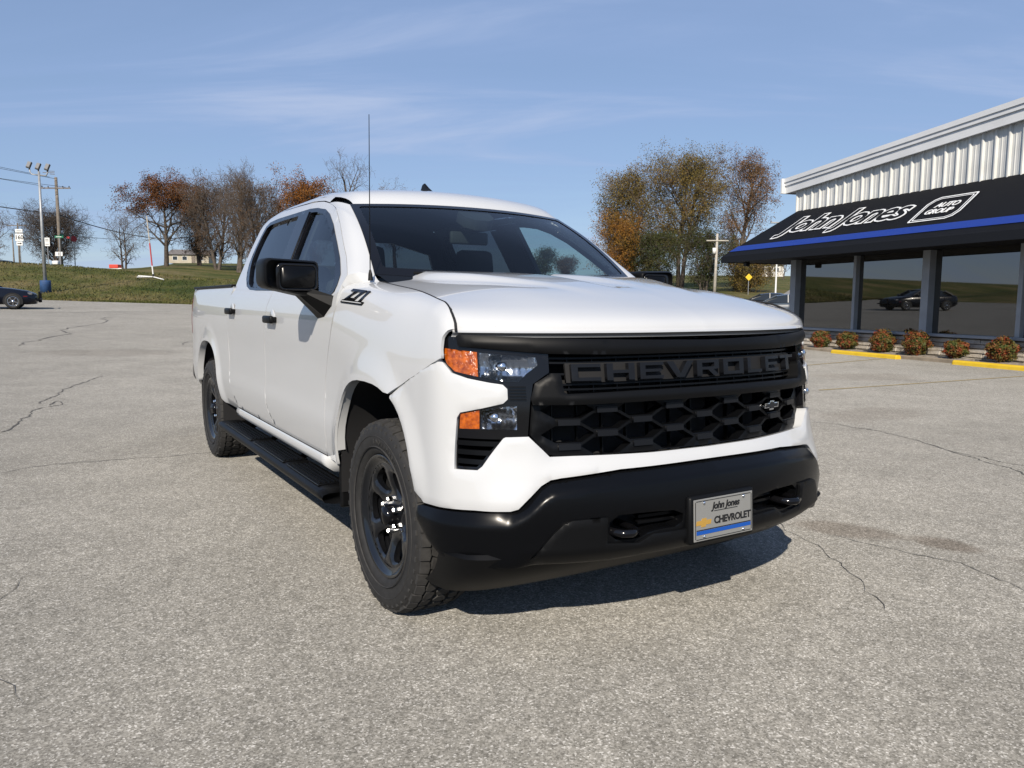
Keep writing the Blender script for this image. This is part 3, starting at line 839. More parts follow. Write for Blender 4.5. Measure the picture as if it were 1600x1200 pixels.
for i in range(25):
    t = 2 * math.pi * i / 24; pts.append(Vector((.40, .98, 1.30)) + Matrix.Rotation(math.radians(-62), 3, 'X') @ Vector((.19 * math.cos(t), .19 * math.sin(t), 0)))
sw.tube(pts, .016, 8, False)
for t in (0, math.pi, -math.pi / 2):
    sw.tube([Vector((.40, .98, 1.30)), Vector((.40, .98, 1.30)) + Matrix.Rotation(math.radians(-62), 3, 'X') @ Vector((.18 * math.cos(t), .18 * math.sin(t), 0))], .017, 6)
sw.box((.40, .98, 1.30), (.13, .07, .11), bev=.03); sw.tube([(.40, .97, 1.295), (.40, .80, 1.22)], .035, 8)
sw.build('steering_wheel', M_trim, truck, True)
mesh('cabin_floor', [(-.9, .6, .62), (.9, .6, .62), (.9, 2.95, .62), (-.9, 2.95, .62)], [(0, 1, 2, 3)], M_dark, truck)

# ---- bed, rear, underbody
bx = MB()
bx.box((0, 3.86, .80), (1.70, 1.68, .03)); bx.box((0, 3.035, 1.08), (1.90, .03, .60)); bx.box((-.86, 3.86, 1.08), (.03, 1.66, .60)); bx.box((.86, 3.86, 1.08), (.03, 1.66, .60))
bx.build('bed_floor', M_black, truck)
for sd_ in (-1, 1):
    MB().box((sd_ * .905, 3.83, 1.437), (.10, 1.64, .022), bev=.006).build('bed_rail_cap', M_black, truck)
MB().box((0, 4.70, 1.08), (1.84, .06, .70), bev=.02).build('tailgate', M_white, truck)
MB().box((0, 4.84, .66), (1.90, .20, .20), bev=.05).build('rear_bumper', M_black, truck)
ub = MB()
ub.box((0, 2.2, .50), (1.50, 4.6, .10)); ub.box((-.42, 2.0, .44), (.10, 4.8, .14)); ub.box((.42, 2.0, .44), (.10, 4.8, .14)); ub.box((0, -.25, .62), (1.0, .7, .25))
ub.tube([(-.80, RAX, .41), (.80, RAX, .41)], .06, 10); ub.tube([(-.80, 0, .41), (.80, 0, .41)], .05, 10); ub.box((0, RAX, .41), (.3, .3, .26), bev=.08)
ub.build('chassis', M_dark, truck)
MB().add([(-.80, -.80, .402), (.80, -.80, .402), (.84, -.30, .42), (-.84, -.30, .42), (-.80, -.80, .44), (.80, -.80, .44), (.84, -.30, .46), (-.84, -.30, .46)], [(3, 2, 1, 0), (4, 5, 6, 7), (0, 1, 5, 4), (2, 3, 7, 6), (1, 2, 6, 5), (3, 0, 4, 7)]).build('under_light_block', M_dark, truck)  # unseen closure added to keep sun spots out of the shadow below the bumper

# ---- wheels
def tyre_profile():
    # (x from centre plane, radius); outer side positive
    half = [(.105, .262), (.122, .270), (.131, .290), (.139, .325), (.1415, .350), (.139, .372), (.131, .391), (.120, .400), (.09, .4035), (0, .4045)]
    return half + [(-x, r) for x, r in half[-2::-1]]
random.seed(5)
def tread_geo():
    V = []; Fc = []
    def block(poly, r0, r1, shr=.0018):
        n = len(poly); o = len(V)
        c = (sum(p[0] for p in poly) / n, sum(p[1] for p in poly) / n)
        for lev, r, sh in ((0, r0, 0), (1, r1, shr)):
            for x, t in poly:
                xx = x - math.copysign(min(abs(x - c[0]), sh), x - c[0]); tt = t
                rr = r - (.010 if abs(xx) > .122 else .0028 if abs(xx) > .10 else 0)
                V.append((xx, rr * math.cos(tt), rr * math.sin(tt)))
        for i in range(n): Fc.append((o + i, o + (i + 1) % n, o + n + (i + 1) % n, o + n + i))
        Fc.append(tuple(range(o + n, o + 2 * n)))
    N = 44
    dt = 2 * math.pi / N
    for k in range(N):
        t = k * dt
        # shoulder lugs with alternating length, zigzag centre cells
        for sgn in (-1, 1):
            ph = t + (dt * .5 if sgn > 0 else 0)
            a = .125 if k % 2 else .130
            g = dt * .07
            block([(sgn * a, ph + g), (sgn * .090, ph + g), (sgn * .084, ph + dt * .48), (sgn * .090, ph + dt - g), (sgn * a, ph + dt - g)], .398, .4145)
            q = ph + dt * .35
            block([(sgn * .083, q + g), (sgn * .062, q - g * 1.5), (sgn * .040, q + dt * .12), (sgn * .036, q + dt * .62), (sgn * .060, q + dt * .80), (sgn * .078, q + dt * .82 )], .400, .4150)
        q = t + dt * .1
        block([(-.034, q + dt * .10), (-.010, q - dt * .06), (.022, q + dt * .08), (.030, q + dt * .45), (.012, q + dt * .80), (-.020, q + dt * .74), (-.030, q + dt * .52)], .400, .4150)
    return V, Fc
def make_wheel():
    w = empty('wheel', (0, 0, 0), 0, truck)
    V, Fc = revolve(tyre_profile(), 88)
    # sidewall relief rings
    ty = mesh('tyre', V, Fc, M_rubber, w, True)
    V, Fc = tread_geo()
    tr = mesh('tread', V, Fc, M_tread, ty); tr['kind'] = 'stuff'
    sl = MB()
    for k in range(44):                                       # shoulder bars on the sidewall
        t = 2 * math.pi * (k + .5) / 44
        for rr_, xx, l in ((.378, .1375, .016),):
            M = Matrix.Rotation(t, 4, 'X')
            sl.box((xx - .0015, 0, rr_), (.005, .020 if k % 2 else .014, l * .8), M)
    for r_, hgt in ((.347, .0015), (.300, .0015)):
        V, Fc = revolve([(.1385, r_ - .003), (.1435, r_), (.1385, r_ + .003)], 88); sl.add(V, Fc)
    sl.build('sidewall_bar', M_tread, ty)
    # raised maker lettering on the sidewall
    for body, t0 in (('TERRITORY', 1.75),):
        lt = MB()
        for i, ch in enumerate(body):
            tV, tF = text_geo(ch, .034, 0, .0012)
            t = t0 - (i - len(body) / 2) * .092
            VV = []
            for v in tV:
                # glyph x runs round the tyre clockwise seen from outside, glyph y outwards
                r_ = .324 + v[1]; a = t - v[0] / .324
                VV.append((.1405 + v[2] - .002 * abs(v[1]) / .017, -r_ * math.cos(a), r_ * math.sin(a)))
            lt.add(VV, tF)
        lt.build('sidewall_lettering', M_tread, ty)
    # rim
    V, Fc = revolve([(.100, .225), (.104, .240), (.116, .252), (.124, .262), (.120, .267), (.112, .266)], 72); 
    rm = MB(); rm.add(V, Fc)
    V, Fc = revolve([(.104, .240), (.06, .228), (-.10, .225), (-.12, .262)], 72); rm.add(V, Fc)
    rim = rm.build('rim', M_rim, w, True)
    def dish(a, b):
        a = np.asarray(a, float); b = np.asarray(b, float); r = np.hypot(a, b)
        x = np.interp(r, [0, .045, .085, .10, .13, .19, .222, .24], [.074, .074, .074, .071, .078, .095, .101, .103])
        th = np.arctan2(b, a); sp = np.cos(6 * (th - math.radians(30)))
        x = x + .007 * np.clip(sp, -1, 1) * np.clip((r - .09) / .04, 0, 1) * np.clip((.215 - r) / .03, 0, 1)
        return np.stack([x, a, b], -1)
    outer = [(.232 * math.cos(2 * math.pi * i / 72), .232 * math.sin(2 * math.pi * i / 72)) for i in range(72)]
    holes = []
    for k in range(6):
        t0 = math.radians(60 * k)
        pts = [(.112, -.10), (.118, -.24), (.150, -.325), (.184, -.335), (.203, -.27), (.207, 0), (.203, .27), (.184, .335), (.150, .325), (.118, .24), (.112, .10)]
        holes.append(smooth_poly([(r * math.cos(t0 + a), r * math.sin(t0 + a)) for r, a in pts], 1))
    panel('wheel_face', dish, outer, M_rim, rim, h=.014, holes=holes, thick=.030, rnd=.012, centre=np.array([-.6, 0, 0]))
    V, Fc = revolve([(.03, .21), (.03, .0)], 40); mesh('brake_disc', V, Fc, M_dark, w)
    V, Fc = revolve([(.06, .046), (.108, .043), (.122, .036), (.125, .0)], 28); mesh('hub_cap', V, Fc, M_gloss, w, True)
    for k in range(6):
        t = math.radians(60 * k + 30)
        c = (.070 * math.cos(t), .070 * math.sin(t))
        V, Fc = revolve([(.070, .013), (.098, .0118), (.104, .008), (.105, 0)], 6)
        mesh('lug_nut', [(x, y + c[0], z + c[1]) for x, y, z in V], Fc, M_chrome, w)
    return w
w0 = make_wheel()
spots = [(-1, 0.0), (1, 0.0), (-1, RAX), (1, RAX)]
for i, (s_, y) in enumerate(spots):
    w = w0 if i == 0 else copy_tree(w0, truck)
    w.location = (s_ * .852, y, .4105)
    w.rotation_euler = (.35 * i, 0, math.pi if s_ < 0 else 0)
    w.rotation_mode = 'XYZ'

# ---- front end
def sym(half): return [(a, b) for a, b in half] + [(-a, b) for a, b in half[::-1] if abs(a) > 1e-6]
def s_of_y(y): return float(np.interp(y, [-.585, -.435, -.25, -.1], [FS[6], FS[7], FS[8], FS[9]]))
arm = [(1.073, 1.113), (1.036, 1.076), (.974, 1.059), (.891, 1.045), (.845, 1.039), (.830, 1.024), (.831, .988), (.848, .973), (.925, .955), (1.012, .937), (1.026, .918), (1.037, .833), (1.049, .735), (.957, .738), (.937, .752), (.853, .850), (.845, .854), (.763, .857), (.691, .786)]
BTOP = [(.43, .731), (.66, .713), (.70, .707), (.736, .688), (.797, .633), (.822, .609), (.85, .601), (.976, .597), (1.128, .586), (1.235, .580)]
arF = [(s_of_y(y), z) for y, z in arch(.05) if y < 0 and .585 < z < .950]
arF = sorted(arF, key=lambda p: p[1])
half = [(0, .735)] + BTOP + [(s_of_y(-.448), .592)] + arF + [(s_of_y(-.205), .956), (s_of_y(-.28), 1.003), (s_of_y(-.36), 1.045), (s_of_y(-.47), 1.083), (1.12, 1.108), (1.10, 1.128)] + arm + [(.60, .786), (.275, .779), (0, .778)]
fa = [(a, b) for a, b in half] + [(-a, b) for a, b in half[-2:0:-1]]
def fascia_off(a, b):
    a = np.abs(a)
    # shelf that leans in towards the grille, cheek that stands proud of lamp and grille
    return -.022 * sstep(.725, .79, b) * (1 - sstep(.62, .76, a)) + .012 * sstep(.66, .80, a) * (1 - sstep(.90, 1.0, a)) * (1 - sstep(.60, .72, b))
panel('front_fascia', F, fa, M_white, truck, h=.019, thick=.055, off=fascia_off, rnd=.007)

# bumper
pocket = smooth_poly([(.185, .505), (.325, .505), (.383, .478), (.497, .488), (.497, .572), (.36, .576), (.185, .566)], 1)
bh = [(0, .727)] + [(a - .002 if a < .72 else a, b - .008) for a, b in BTOP] + [(1.262, .565), (1.262, .54), (1.235, .505), (1.169, .455), (1.094, .412), (1.022, .400), (.712, .398), (.478, .392), (.316, .402), (0, .404)]
def bumper_off(a, b):
    a = np.abs(a)
    e = np.interp(a, [0, .43, .66, .70, .736, .797, .85, 1.24], [.727, .723, .705, .70, .68, .625, .593, .572])
    return .022 - .034 * np.clip(1 - (e - b) / .045, 0, 1) * (1 - .45 * sstep(.80, .9, a)) - .03 * np.clip((.455 - b) / .06, 0, 1) * (1 - sstep(.75, .85, a))
bp = panel('bumper', F, [(a, b) for a, b in bh] + [(-a, b) for a, b in bh[-2:0:-1]], M_satin, truck, h=.0125, thick=.06, off=bumper_off, holes=[pocket, [(-a, b) for a, b in pocket[::-1]]], rnd=.004)
vh = [(0, .492), (.17, .492), (.325, .496), (.383, .468), (.508, .480), (.510, .574), (.64, .571), (.668, .560), (.70, .53), (.792, .412), (.78, .404), (.712, .396), (.478, .390), (.316, .400), (0, .402)]
va = panel('bumper_valance', F, [(a, b) for a, b in vh] + [(-a, b) for a, b in vh[-2:0:-1]], M_black, bp, h=.014, thick=.03, off=lambda a, b: .036 - .045 * np.clip((.455 - b) / .06, 0, 1), rnd=.006)
panel('bumper_backing', F, [(-.7, .46), (.7, .46), (.7, .60), (-.7, .60)], M_dark, bp, h=.06, thick=0, off=-.09)
for sd_ in (-1, 1):
    for z in (.525, .548):
        panel('bumper_louvre', F, [(sd_ * .19, z - .006), (sd_ * .36, z - .006), (sd_ * .36, z + .006), (sd_ * .19, z + .006)], M_satin, bp, h=.05, thick=.03, off=-.02)
    p = F(np.array(sd_ * .44), np.array(.52))
    hk = MB()
    pts = [(p[0] - .045, p[1] + .09, .515), (p[0] - .045, p[1] - .01, .515), (p[0] - .030, p[1] - .045, .515), (p[0], p[1] - .058, .515), (p[0] + .030, p[1] - .045, .515), (p[0] + .045, p[1] - .01, .515), (p[0] + .045, p[1] + .09, .515)]
    hk.tube(pts, .015, 10)
    hk.build('tow_hook', M_gloss, bp, True)
# lower air dam
def DM(s, z):
    s = np.asarray(s, float); z = np.asarray(z, float); a = np.abs(s)
    i, w = hw([0, .25, .5, .79, .92, .965, 1.0], a); X = np.array([0, .25, .5, .79, .92, .957, .965]); Y = np.array([-.662, -.655, -.640, -.602, -.542, -.46, -.36])
    x = sum(w[m] * X[i[m]] for m in range(4)); y = sum(w[m] * Y[i[m]] for m in range(4))
    k = (z - .25) / .17
    return np.stack([x * np.sign(s) * (1 + .03 * k), y - .19 * k - .03 * np.sin(np.pi * np.clip(k, 0, 1)), z + 0 * x], -1)
panel('air_dam', DM, sym([(0, .268), (.3, .262), (.55, .25), (.80, .245), (.93, .247), (.99, .26), (.99, .44), (0, .44)][0:6]) and [(0, .268), (.3, .262), (.55, .25), (.80, .245), (.93, .247), (.99, .26), (.99, .43), (-.99, .43), (-.99, .26), (-.93, .247), (-.80, .245), (-.55, .25), (-.3, .262)], M_black, truck, h=.03, thick=.02)

# grille
gr = empty('grille', (0, 0, 0), 0, truck)
panel('grille_backing', F, [(-.86, .72), (.86, .72), (.86, 1.19), (-.86, 1.19)], M_dark, gr, h=.06, thick=0, off=-.15)
panel('upper_bar', F, [(0, 1.142), (.43, 1.142), (.674, 1.147), (.891, 1.164), (1.0, 1.170), (1.004, 1.206), (.99, 1.212), (.70, 1.203), (.35, 1.194), (0, 1.188), (-.35, 1.194), (-.70, 1.203), (-.99, 1.212), (-1.004, 1.206), (-1.0, 1.170), (-.891, 1.164), (-.674, 1.147), (-.43, 1.142)], M_black, gr, h=.016, thick=.07, off=.004, rnd=.010)
mbh = [(0, .969), (.27, .969), (.594, .967), (.744, .968), (.750, .99), (.732, 1.044), (.672, 1.079), (.640, 1.075), (.632, 1.012), (.62, 1.006), (.337, 1.010), (0, 1.011)]
panel('middle_bar', F, [(a, b) for a, b in mbh] + [(-a, b) for a, b in mbh[-2:0:-1]], M_black, gr, h=.016, thick=.07, off=.006, rnd=.012)
# thin slats and webs behind the letters
for z in (1.022, 1.040, 1.078, 1.118, 1.134):
    panel('grille_slat', F, [(-.70, z - .0035), (.70, z - .0035), (.70, z + .0035), (-.70, z + .0035)], M_grilleblk, gr, h=.08, thick=.03, off=-.045)
for s_ in np.arange(-.60, .61, .10):
    panel('grille_web', F, [(s_ - .002, 1.012), (s_ + .002, 1.012), (s_ + .002, 1.14), (s_ - .002, 1.14)], M_grilleblk, gr, h=.05, thick=.03, off=-.055)
panel('letter_plinth', F, [(-.615, 1.046), (.615, 1.046), (.615, 1.116), (-.615, 1.116)], M_dark, gr, h=.03, thick=.02, off=-.034, back=False)
GLY = {'C': [(0, 0, 1, .2), (0, .8, 1, 1), (0, 0, .22, 1)], 'H': [(0, 0, .22, 1), (.78, 0, 1, 1), (0, .42, 1, .60)], 'E': [(0, 0, .22, 1), (0, 0, 1, .18), (0, .41, .92, .59), (0, .82, 1, 1)],
       'R': [(0, 0, .22, 1), (0, .82, 1, 1), (.78, .45, 1, 1), (0, .40, 1, .56)], 'O': [(0, 0, .22, 1), (.78, 0, 1, 1), (0, 0, 1, .2), (0, .8, 1, 1)], 'L': [(0, 0, .22, 1), (0, 0, 1, .2)], 'T': [(.39, 0, .61, 1), (0, .8, 1, 1)]}
def union_outline(ch):
    """outline(s) of a block letter"""
    if ch == 'C': return [(0, 0), (1, 0), (1, .2), (.22, .2), (.22, .8), (1, .8), (1, 1), (0, 1)], []
    if ch == 'H': return [(0, 0), (.22, 0), (.22, .41), (.78, .41), (.78, 0), (1, 0), (1, 1), (.78, 1), (.78, .6), (.22, .6), (.22, 1), (0, 1)], []
    if ch == 'E': return [(0, 0), (1, 0), (1, .19), (.22, .19), (.22, .41), (.9, .41), (.9, .59), (.22, .59), (.22, .81), (1, .81), (1, 1), (0, 1)], []
    if ch == 'V': return [(.36, 0), (.64, 0), (1, 1), (.76, 1), (.5, .24), (.24, 1), (0, 1)], []
    if ch == 'R': return [(0, 0), (.22, 0), (.22, .38), (.48, .38), (.74, 0), (1, 0), (.74, .38), (1, .42), (1, 1), (0, 1)], [[(.22, .56), (.78, .56), (.78, .82), (.22, .82)]]
    if ch == 'O': return [(0, 0), (1, 0), (1, 1), (0, 1)], [[(.22, .2), (.78, .2), (.78, .8), (.22, .8)]]
    if ch == 'L': return [(0, 0), (1, 0), (1, .2), (.22, .2), (.22, 1), (0, 1)], []
    if ch == 'T': return [(.39, 0), (.61, 0), (.61, .8), (1, .8), (1, 1), (0, 1), (0, .8), (.39, .8)], []
LW = [('C', -.600, .112), ('H', -.464, .114), ('E', -.326, .106), ('V', -.204, .132), ('R', -.055, .118), ('O', .088, .118), ('L', .232, .094), ('E', .352, .100), ('T', .470, .122)]
for ch, x0, wd in LW:
    o, hs = union_outline(ch)
    f = lambda q: [(x0 + a * wd, 1.051 + b * .060) for a, b in q]
    panel('grille_letter', F, f(o), M_letter, gr, h=.02, holes=[f(q) for q in hs], thick=.022, off=-.006, rnd=.003)
# honeycomb
hexes = []
for r, z in enumerate((.945, .902, .859, .816)):
    xs = [0, .305, -.305, .61, -.61] if r % 2 == 0 else [.1525, -.1525, .4575, -.4575]
    for x in xs: hexes.append([(x - .105, z), (x - .051, z - .0295), (x + .051, z - .0295), (x + .105, z), (x + .051, z + .0295), (x - .051, z + .0295)])
hexes = [q for q in hexes if max(a for a, b in q) < .735 and min(a for a, b in q) > -.735]
hexes = [q for q in hexes if max(b for a, b in q) < .977]
hc = [(0, .783), (.66, .787), (.70, .795), (.757, .862), (.745, .982), (-.745, .982), (-.757, .862), (-.70, .795), (-.66, .787)]
panel('honeycomb', F, hc, M_grilleblk, gr, h=.018, holes=hexes, thick=.05, off=-.040, rnd=.008)
for r, z in enumerate((.945, .902, .859, .816)):
    for x in ((.1525, -.1525, .4575, -.4575) if r % 2 == 0 else (0, .305, -.305, .61, -.61)):
        panel('honeycomb_block', F, [(x - .042, z - .0105), (x + .042, z - .0105), (x + .042, z + .0105), (x - .042, z + .0105)], M_letter, gr, h=.03, thick=.012, off=-.031)
for s_ in np.arange(-.66, .67, .11):
    panel('grille_web', F, [(s_ - .002, .78), (s_ + .002, .78), (s_ + .002, .97), (s_ - .002, .97)], M_grilleblk, gr, h=.06, thick=.02, off=-.11)
# small cross emblem on the honeycomb
bow = [(-.055, -.010), (-.050, .010), (-.016, .010), (-.012, .019), (.020, .019), (.017, .010), (.055, .010), (.050, -.010), (.016, -.010), (.012, -.019), (-.020, -.019), (-.017, -.010)]
panel('grille_emblem', F, [(.405 + a, .906 + b) for a, b in bow], M_chrome, gr, h=.02, thick=.012, off=-.016, rnd=.002)
panel('emblem_face', F, [(.405 + a * .82, .906 + b * .66) for a, b in bow], M_ink, gr, h=.02, thick=.002, off=-.0145)

# lamps
amU = [(1.078, 1.164), (.930, 1.152), (.934, 1.066), (1.028, 1.082), (1.060, 1.108)]
clU = [(.924, 1.151), (.80, 1.141), (.722, 1.136), (.716, 1.108), (.758, 1.078), (.787, 1.050), (.835, 1.050), (.930, 1.066)]
amL = [(1.016, .933), (.938, .948), (.941, .881), (1.022, .879)]
clL = [(.931, .949), (.800, .966), (.803, .880), (.934, .880)]
bez = [(1.089, 1.207), (1.099, 1.176), (1.075, 1.112), (1.036, 1.075), (.974, 1.057), (.891, 1.043), (.845, 1.036), (.832, 1.022), (.833, .989), (.85, .974), (.925, .953), (1.012, .935), (1.024, .918), (1.035, .833), (1.047, .737), (.958, .740), (.939, .754), (.855, .851), (.765, .858), (.752, .977), (.738, 1.042), (.678, 1.083), (.676, 1.152), (.89, 1.172), (1.0, 1.178), (1.004, 1.207)]
vent = [(1.030, .846), (1.041, .746), (.962, .748), (.944, .762), (.862, .846)]
for sg in (-1, 1):
    m_ = lambda q: [(sg * a, b) for a, b in q]
    hl = empty('headlight', (0, 0, 0), 0, truck)
    panel('lamp_bezel', F, m_(bez), M_gloss, hl, h=.022, holes=[m_(amU), m_(clU), m_(amL), m_(clL), m_(vent)], thick=.05, off=-.016)
    panel('turn_signal', F, m_(amU), M_amber, hl, h=.012, thick=.03, off=lambda a, b: -.014 + .004 * np.sin(a * 260) * np.sin(b * 300))
    panel('turn_signal', F, m_(amL), M_amber, hl, h=.012, thick=.03, off=-.016)
    # faceted bowls
    def bowl(a, b, c=.83):
        return -.030 - .045 * np.clip(1 - ((np.abs(a) - c) / .11) ** 2 - ((b - 1.10) / .07) ** 2, 0, 1) - .0022 * np.abs(np.sin(np.abs(a) * 130)) - .0015 * np.abs(np.sin(b * 110))
    panel('reflector', F, m_([(a, b) for a, b in clU]), M_reflector, hl, h=.009, thick=0, off=bowl)
    panel('reflector', F, m_(clL), M_reflector, hl, h=.009, thick=0, off=lambda a, b: -.026 - .045 * np.clip(1 - ((np.abs(a) - .87) / .08) ** 2 - ((b - .92) / .06) ** 2, 0, 1) - .0022 * np.abs(np.sin(np.abs(a) * 140)))
    for (sc, zc_) in ((.83, 1.10), (.868, .922)):
        p = F(np.array(sg * sc), np.array(zc_)); V, Fc = revolve([(-.055, .016), (-.015, .017), (-.008, .012), (-.006, 0)], 16, 'Z')
        mesh('bulb_shield', [(p[0] + v[0], p[1] - v[2], p[2] + v[1]) for v in V], [f[::-1] for f in Fc], M_chrome, hl, True)
    panel('lamp_insert', F, m_([(.752, 1.131), (.724, 1.129), (.720, 1.111), (.745, 1.094)]), M_lens, hl, h=.02, thick=.02, off=-.012)
    for q in (clU, clL): panel('lamp_lens', F, m_(q), M_lens, hl, h=.03, thick=0, off=-.008)
    # fins between the lamps and at the corner vent
    for k in range(5): panel('bezel_fin', F, m_([(.825, .985 + k * .011), (.765, .985 + k * .011), (.765, .990 + k * .011), (.825, .990 + k * .011)]), M_satin, hl, h=.03, thick=.012, off=-.008)
    vt = empty('corner_vent', (0, 0, 0), 0, truck)
    for k, (z0, xi) in enumerate(((.838, .862), (.806, .890), (.774, .916))):
        panel('vent_fin', F, m_([(1.034, z0), (xi, z0), (xi + .014, z0 - .017), (1.037, z0 - .017)]), M_satin, vt, h=.012, thick=.03, off=-.012, rnd=.004)

# licence plate and its holder
lp = empty('licence_plate', (0, -1.012, .520), 0, truck)
lp.rotation_euler = (math.radians(-3), 0, 0)
MB().box((0, .018, .0), (.345, .045, .185), bev=.012).build('plate_holder', M_black, lp, True)
MB().box((0, -.0065, 0), (.312, .004, .158), bev=.0015).build('plate_sheet', M_silver, lp)
bd = MB()
for (cx, cz, sx, sz) in ((0, .072, .290, .0022), (0, -.072, .290, .0022), (-.149, 0, .0022, .140), (.149, 0, .0022, .140)): bd.box((cx, -.0092, cz), (sx, .0015, sz))
bd.build('plate_border', M_ink, lp)
MB().box((0, -.0095, -.0475), (.288, .0016, .014)).build('plate_stripe', M_blue, lp)
MB().box((0, -.0094, -.0375), (.288, .0014, .003)).build('plate_line', M_ink, lp)
def plate_text(body, size, cx, cz, shear, off_, m):
    V, Fc = text_geo(body, size, shear, .0006, off_, spacing=.95)
    return mesh('plate_lettering', [(v[0] + cx, -.0095 - v[2], v[1] + cz) for v in V], Fc, m, lp)
plate_text('John Jones', .036, .010, .046, .25, .0012, M_ink)
plate_text('CHEVROLET', .037, .046, -.010, 0, .0013, M_ink)
MB().box((.010, -.0095, .0275), (.125, .0014, .0022)).build('plate_line', M_ink, lp)
pb = [(-.085 + a * .72 - .022, -.010 + b * .85) for a, b in bow]
V, Fc = prism(pb, -.0102, -.008); mesh('plate_emblem', V, Fc, M_gold, lp)
for sx in (-1, 1):
    for sz in (-1, 1):
        V, Fc = revolve([(0, 0), (0, .007), (.003, .0065), (.005, .003), (.005, 0)], 12, 'Z')
        mesh('plate_screw', [(sx * .105 + v[0], -.0092 - v[2], sz * .064 + v[1]) for v in V], Fc, M_chrome, lp, True)

# ------------------------------------------------------------------ ground
def wave(x, seed=0):
    return (np.sin(x * .9 + seed) * .5 + np.sin(x * 2.3 + 1.7 * seed) * .3 + np.sin(x * 5.1 + seed * 3.1) * .2)
def asphalt():
    m = bpy.data.materials.new('aged_asphalt'); m.use_nodes = True
    n, l = m.node_tree.nodes, m.node_tree.links; b = n['Principled BSDF']
    b.inputs['Roughness'].default_value = .9; b.inputs['Specular IOR Level'].default_value = .2; b.inputs['Diffuse Roughness'].default_value = 1.0
    t = n.new('ShaderNodeTexCoord')
    def noise(s, d=4, r=.55):
        q = n.new('ShaderNodeTexNoise'); q.inputs['Scale'].default_value = s; q.inputs['Detail'].default_value = d; q.inputs['Roughness'].default_value = r
        l.new(t.outputs['Object'], q.inputs['Vector']); return q.outputs['Fac']
    def ramp(f, stops):
        q = n.new('ShaderNodeValToRGB'); e = q.color_ramp.elements
        while len(e) < len(stops): e.new(.5)
        for i, (p, c) in enumerate(stops): e[i].position = p; e[i].color = (*c, 1) if not isinstance(c, float) else (c, c, c, 1)
        l.new(f, q.inputs[0]); return q.outputs[0]
    def mix(mode, fac, a, c):
        q = n.new('ShaderNodeMixRGB'); q.blend_type = mode
        if isinstance(fac, float): q.inputs[0].default_value = fac
        else: l.new(fac, q.inputs[0])
        for i, s in ((1, a), (2, c)):
            if isinstance(s, tuple): q.inputs[i].default_value = (*s, 1)
            else: l.new(s, q.inputs[i])
        return q.outputs[0]
    vo = n.new('ShaderNodeTexVoronoi'); vo.inputs['Scale'].default_value = 165; l.new(t.outputs['Object'], vo.inputs['Vector'])
    sepc = n.new('ShaderNodeSeparateColor'); l.new(vo.outputs['Color'], sepc.inputs[0])
    agg = ramp(sepc.outputs[0], [(0., (.138, .132, .116)), (.5, (.234, .225, .202)), (.86, (.292, .281, .255)), (.97, (.45, .44, .415))])
    vo2 = n.new('ShaderNodeTexVoronoi'); vo2.inputs['Scale'].default_value = 62; l.new(t.outputs['Object'], vo2.inputs['Vector'])
    sepd = n.new('ShaderNodeSeparateColor'); l.new(vo2.outputs['Color'], sepd.inputs[0])
    c = mix('MULTIPLY', .55, agg, ramp(sepd.outputs[1], [(0., .62), (.6, 1.0), (1., 1.12)]))
    c = mix('MULTIPLY', .8, c, ramp(noise(9, 6, .7), [(.30, .80), (.62, 1.05)]))
    c = mix('MULTIPLY', .8, c, ramp(noise(.22, 5, .6), [(.30, .82), (.70, 1.08)]))
    c = mix('MULTIPLY', .75, c, ramp(noise(1.4, 6, .65), [(.28, .80), (.60, 1.04)]))
    # oil stains: blotches with a shape of their own
    w1 = n.new('ShaderNodeTexNoise'); w1.inputs['Scale'].default_value = 2.2; w1.inputs['Detail'].default_value = 5; l.new(t.outputs['Object'], w1.inputs['Vector'])
    for (px, py, sx, sy, rz, k) in ((1.98, 4.42, 2.6, 5.0, -.5, .62), (2.40, 4.14, 4.2, 6.2, -.8, .72), (2.9, 3.7, 2.2, 7.5, -.6, .5), (-5.4, 6.0, 1.2, 2.0, .3, .25), (4.4, 9.2, .9, 1.9, .6, .28), (-9, 17, .5, .9, .2, .25), (6.5, 14, .8, 1.0, .2, .3)):
        mpn = n.new('ShaderNodeMapping'); mpn.vector_type = 'TEXTURE'
        mpn.inputs['Location'].default_value = (px, py, 0); mpn.inputs['Rotation'].default_value = (0, 0, rz); mpn.inputs['Scale'].default_value = (1 / sx, 1 / sy, 100)
        l.new(t.outputs['Object'], mpn.inputs[0])
        ad = n.new('ShaderNodeVectorMath'); ad.operation = 'ADD'
        sc = n.new('ShaderNodeVectorMath'); sc.operation = 'SCALE'; sc.inputs['Scale'].default_value = .9
        sb = n.new('ShaderNodeVectorMath'); sb.operation = 'SUBTRACT'; sb.inputs[1].default_value = (.5, .5, .5)
        l.new(w1.outputs['Color'], sb.inputs[0]); l.new(sb.outputs[0], sc.inputs[0]); l.new(mpn.outputs[0], ad.inputs[0]); l.new(sc.outputs[0], ad.inputs[1])
        gs = n.new('ShaderNodeTexGradient'); gs.gradient_type = 'SPHERICAL'; l.new(ad.outputs[0], gs.inputs[0])
        mr = n.new('ShaderNodeMapRange'); mr.interpolation_type = 'SMOOTHSTEP'; mr.inputs['From Max'].default_value = .5; mr.inputs['To Max'].default_value = k
        l.new(gs.outputs['Fac'], mr.inputs[0])
        c = mix('MULTIPLY', mr.outputs[0], c, (.50, .44, .40))
    l.new(c, b.inputs['Base Color'])
    bp = n.new('ShaderNodeBump'); bp.inputs['Strength'].default_value = .5; bp.inputs['Distance'].default_value = .003
    l.new(vo.outputs['Distance'], bp.inputs['Height'])
    bp2 = n.new('ShaderNodeBump'); bp2.inputs['Strength'].default_value = .35; bp2.inputs['Distance'].default_value = .02
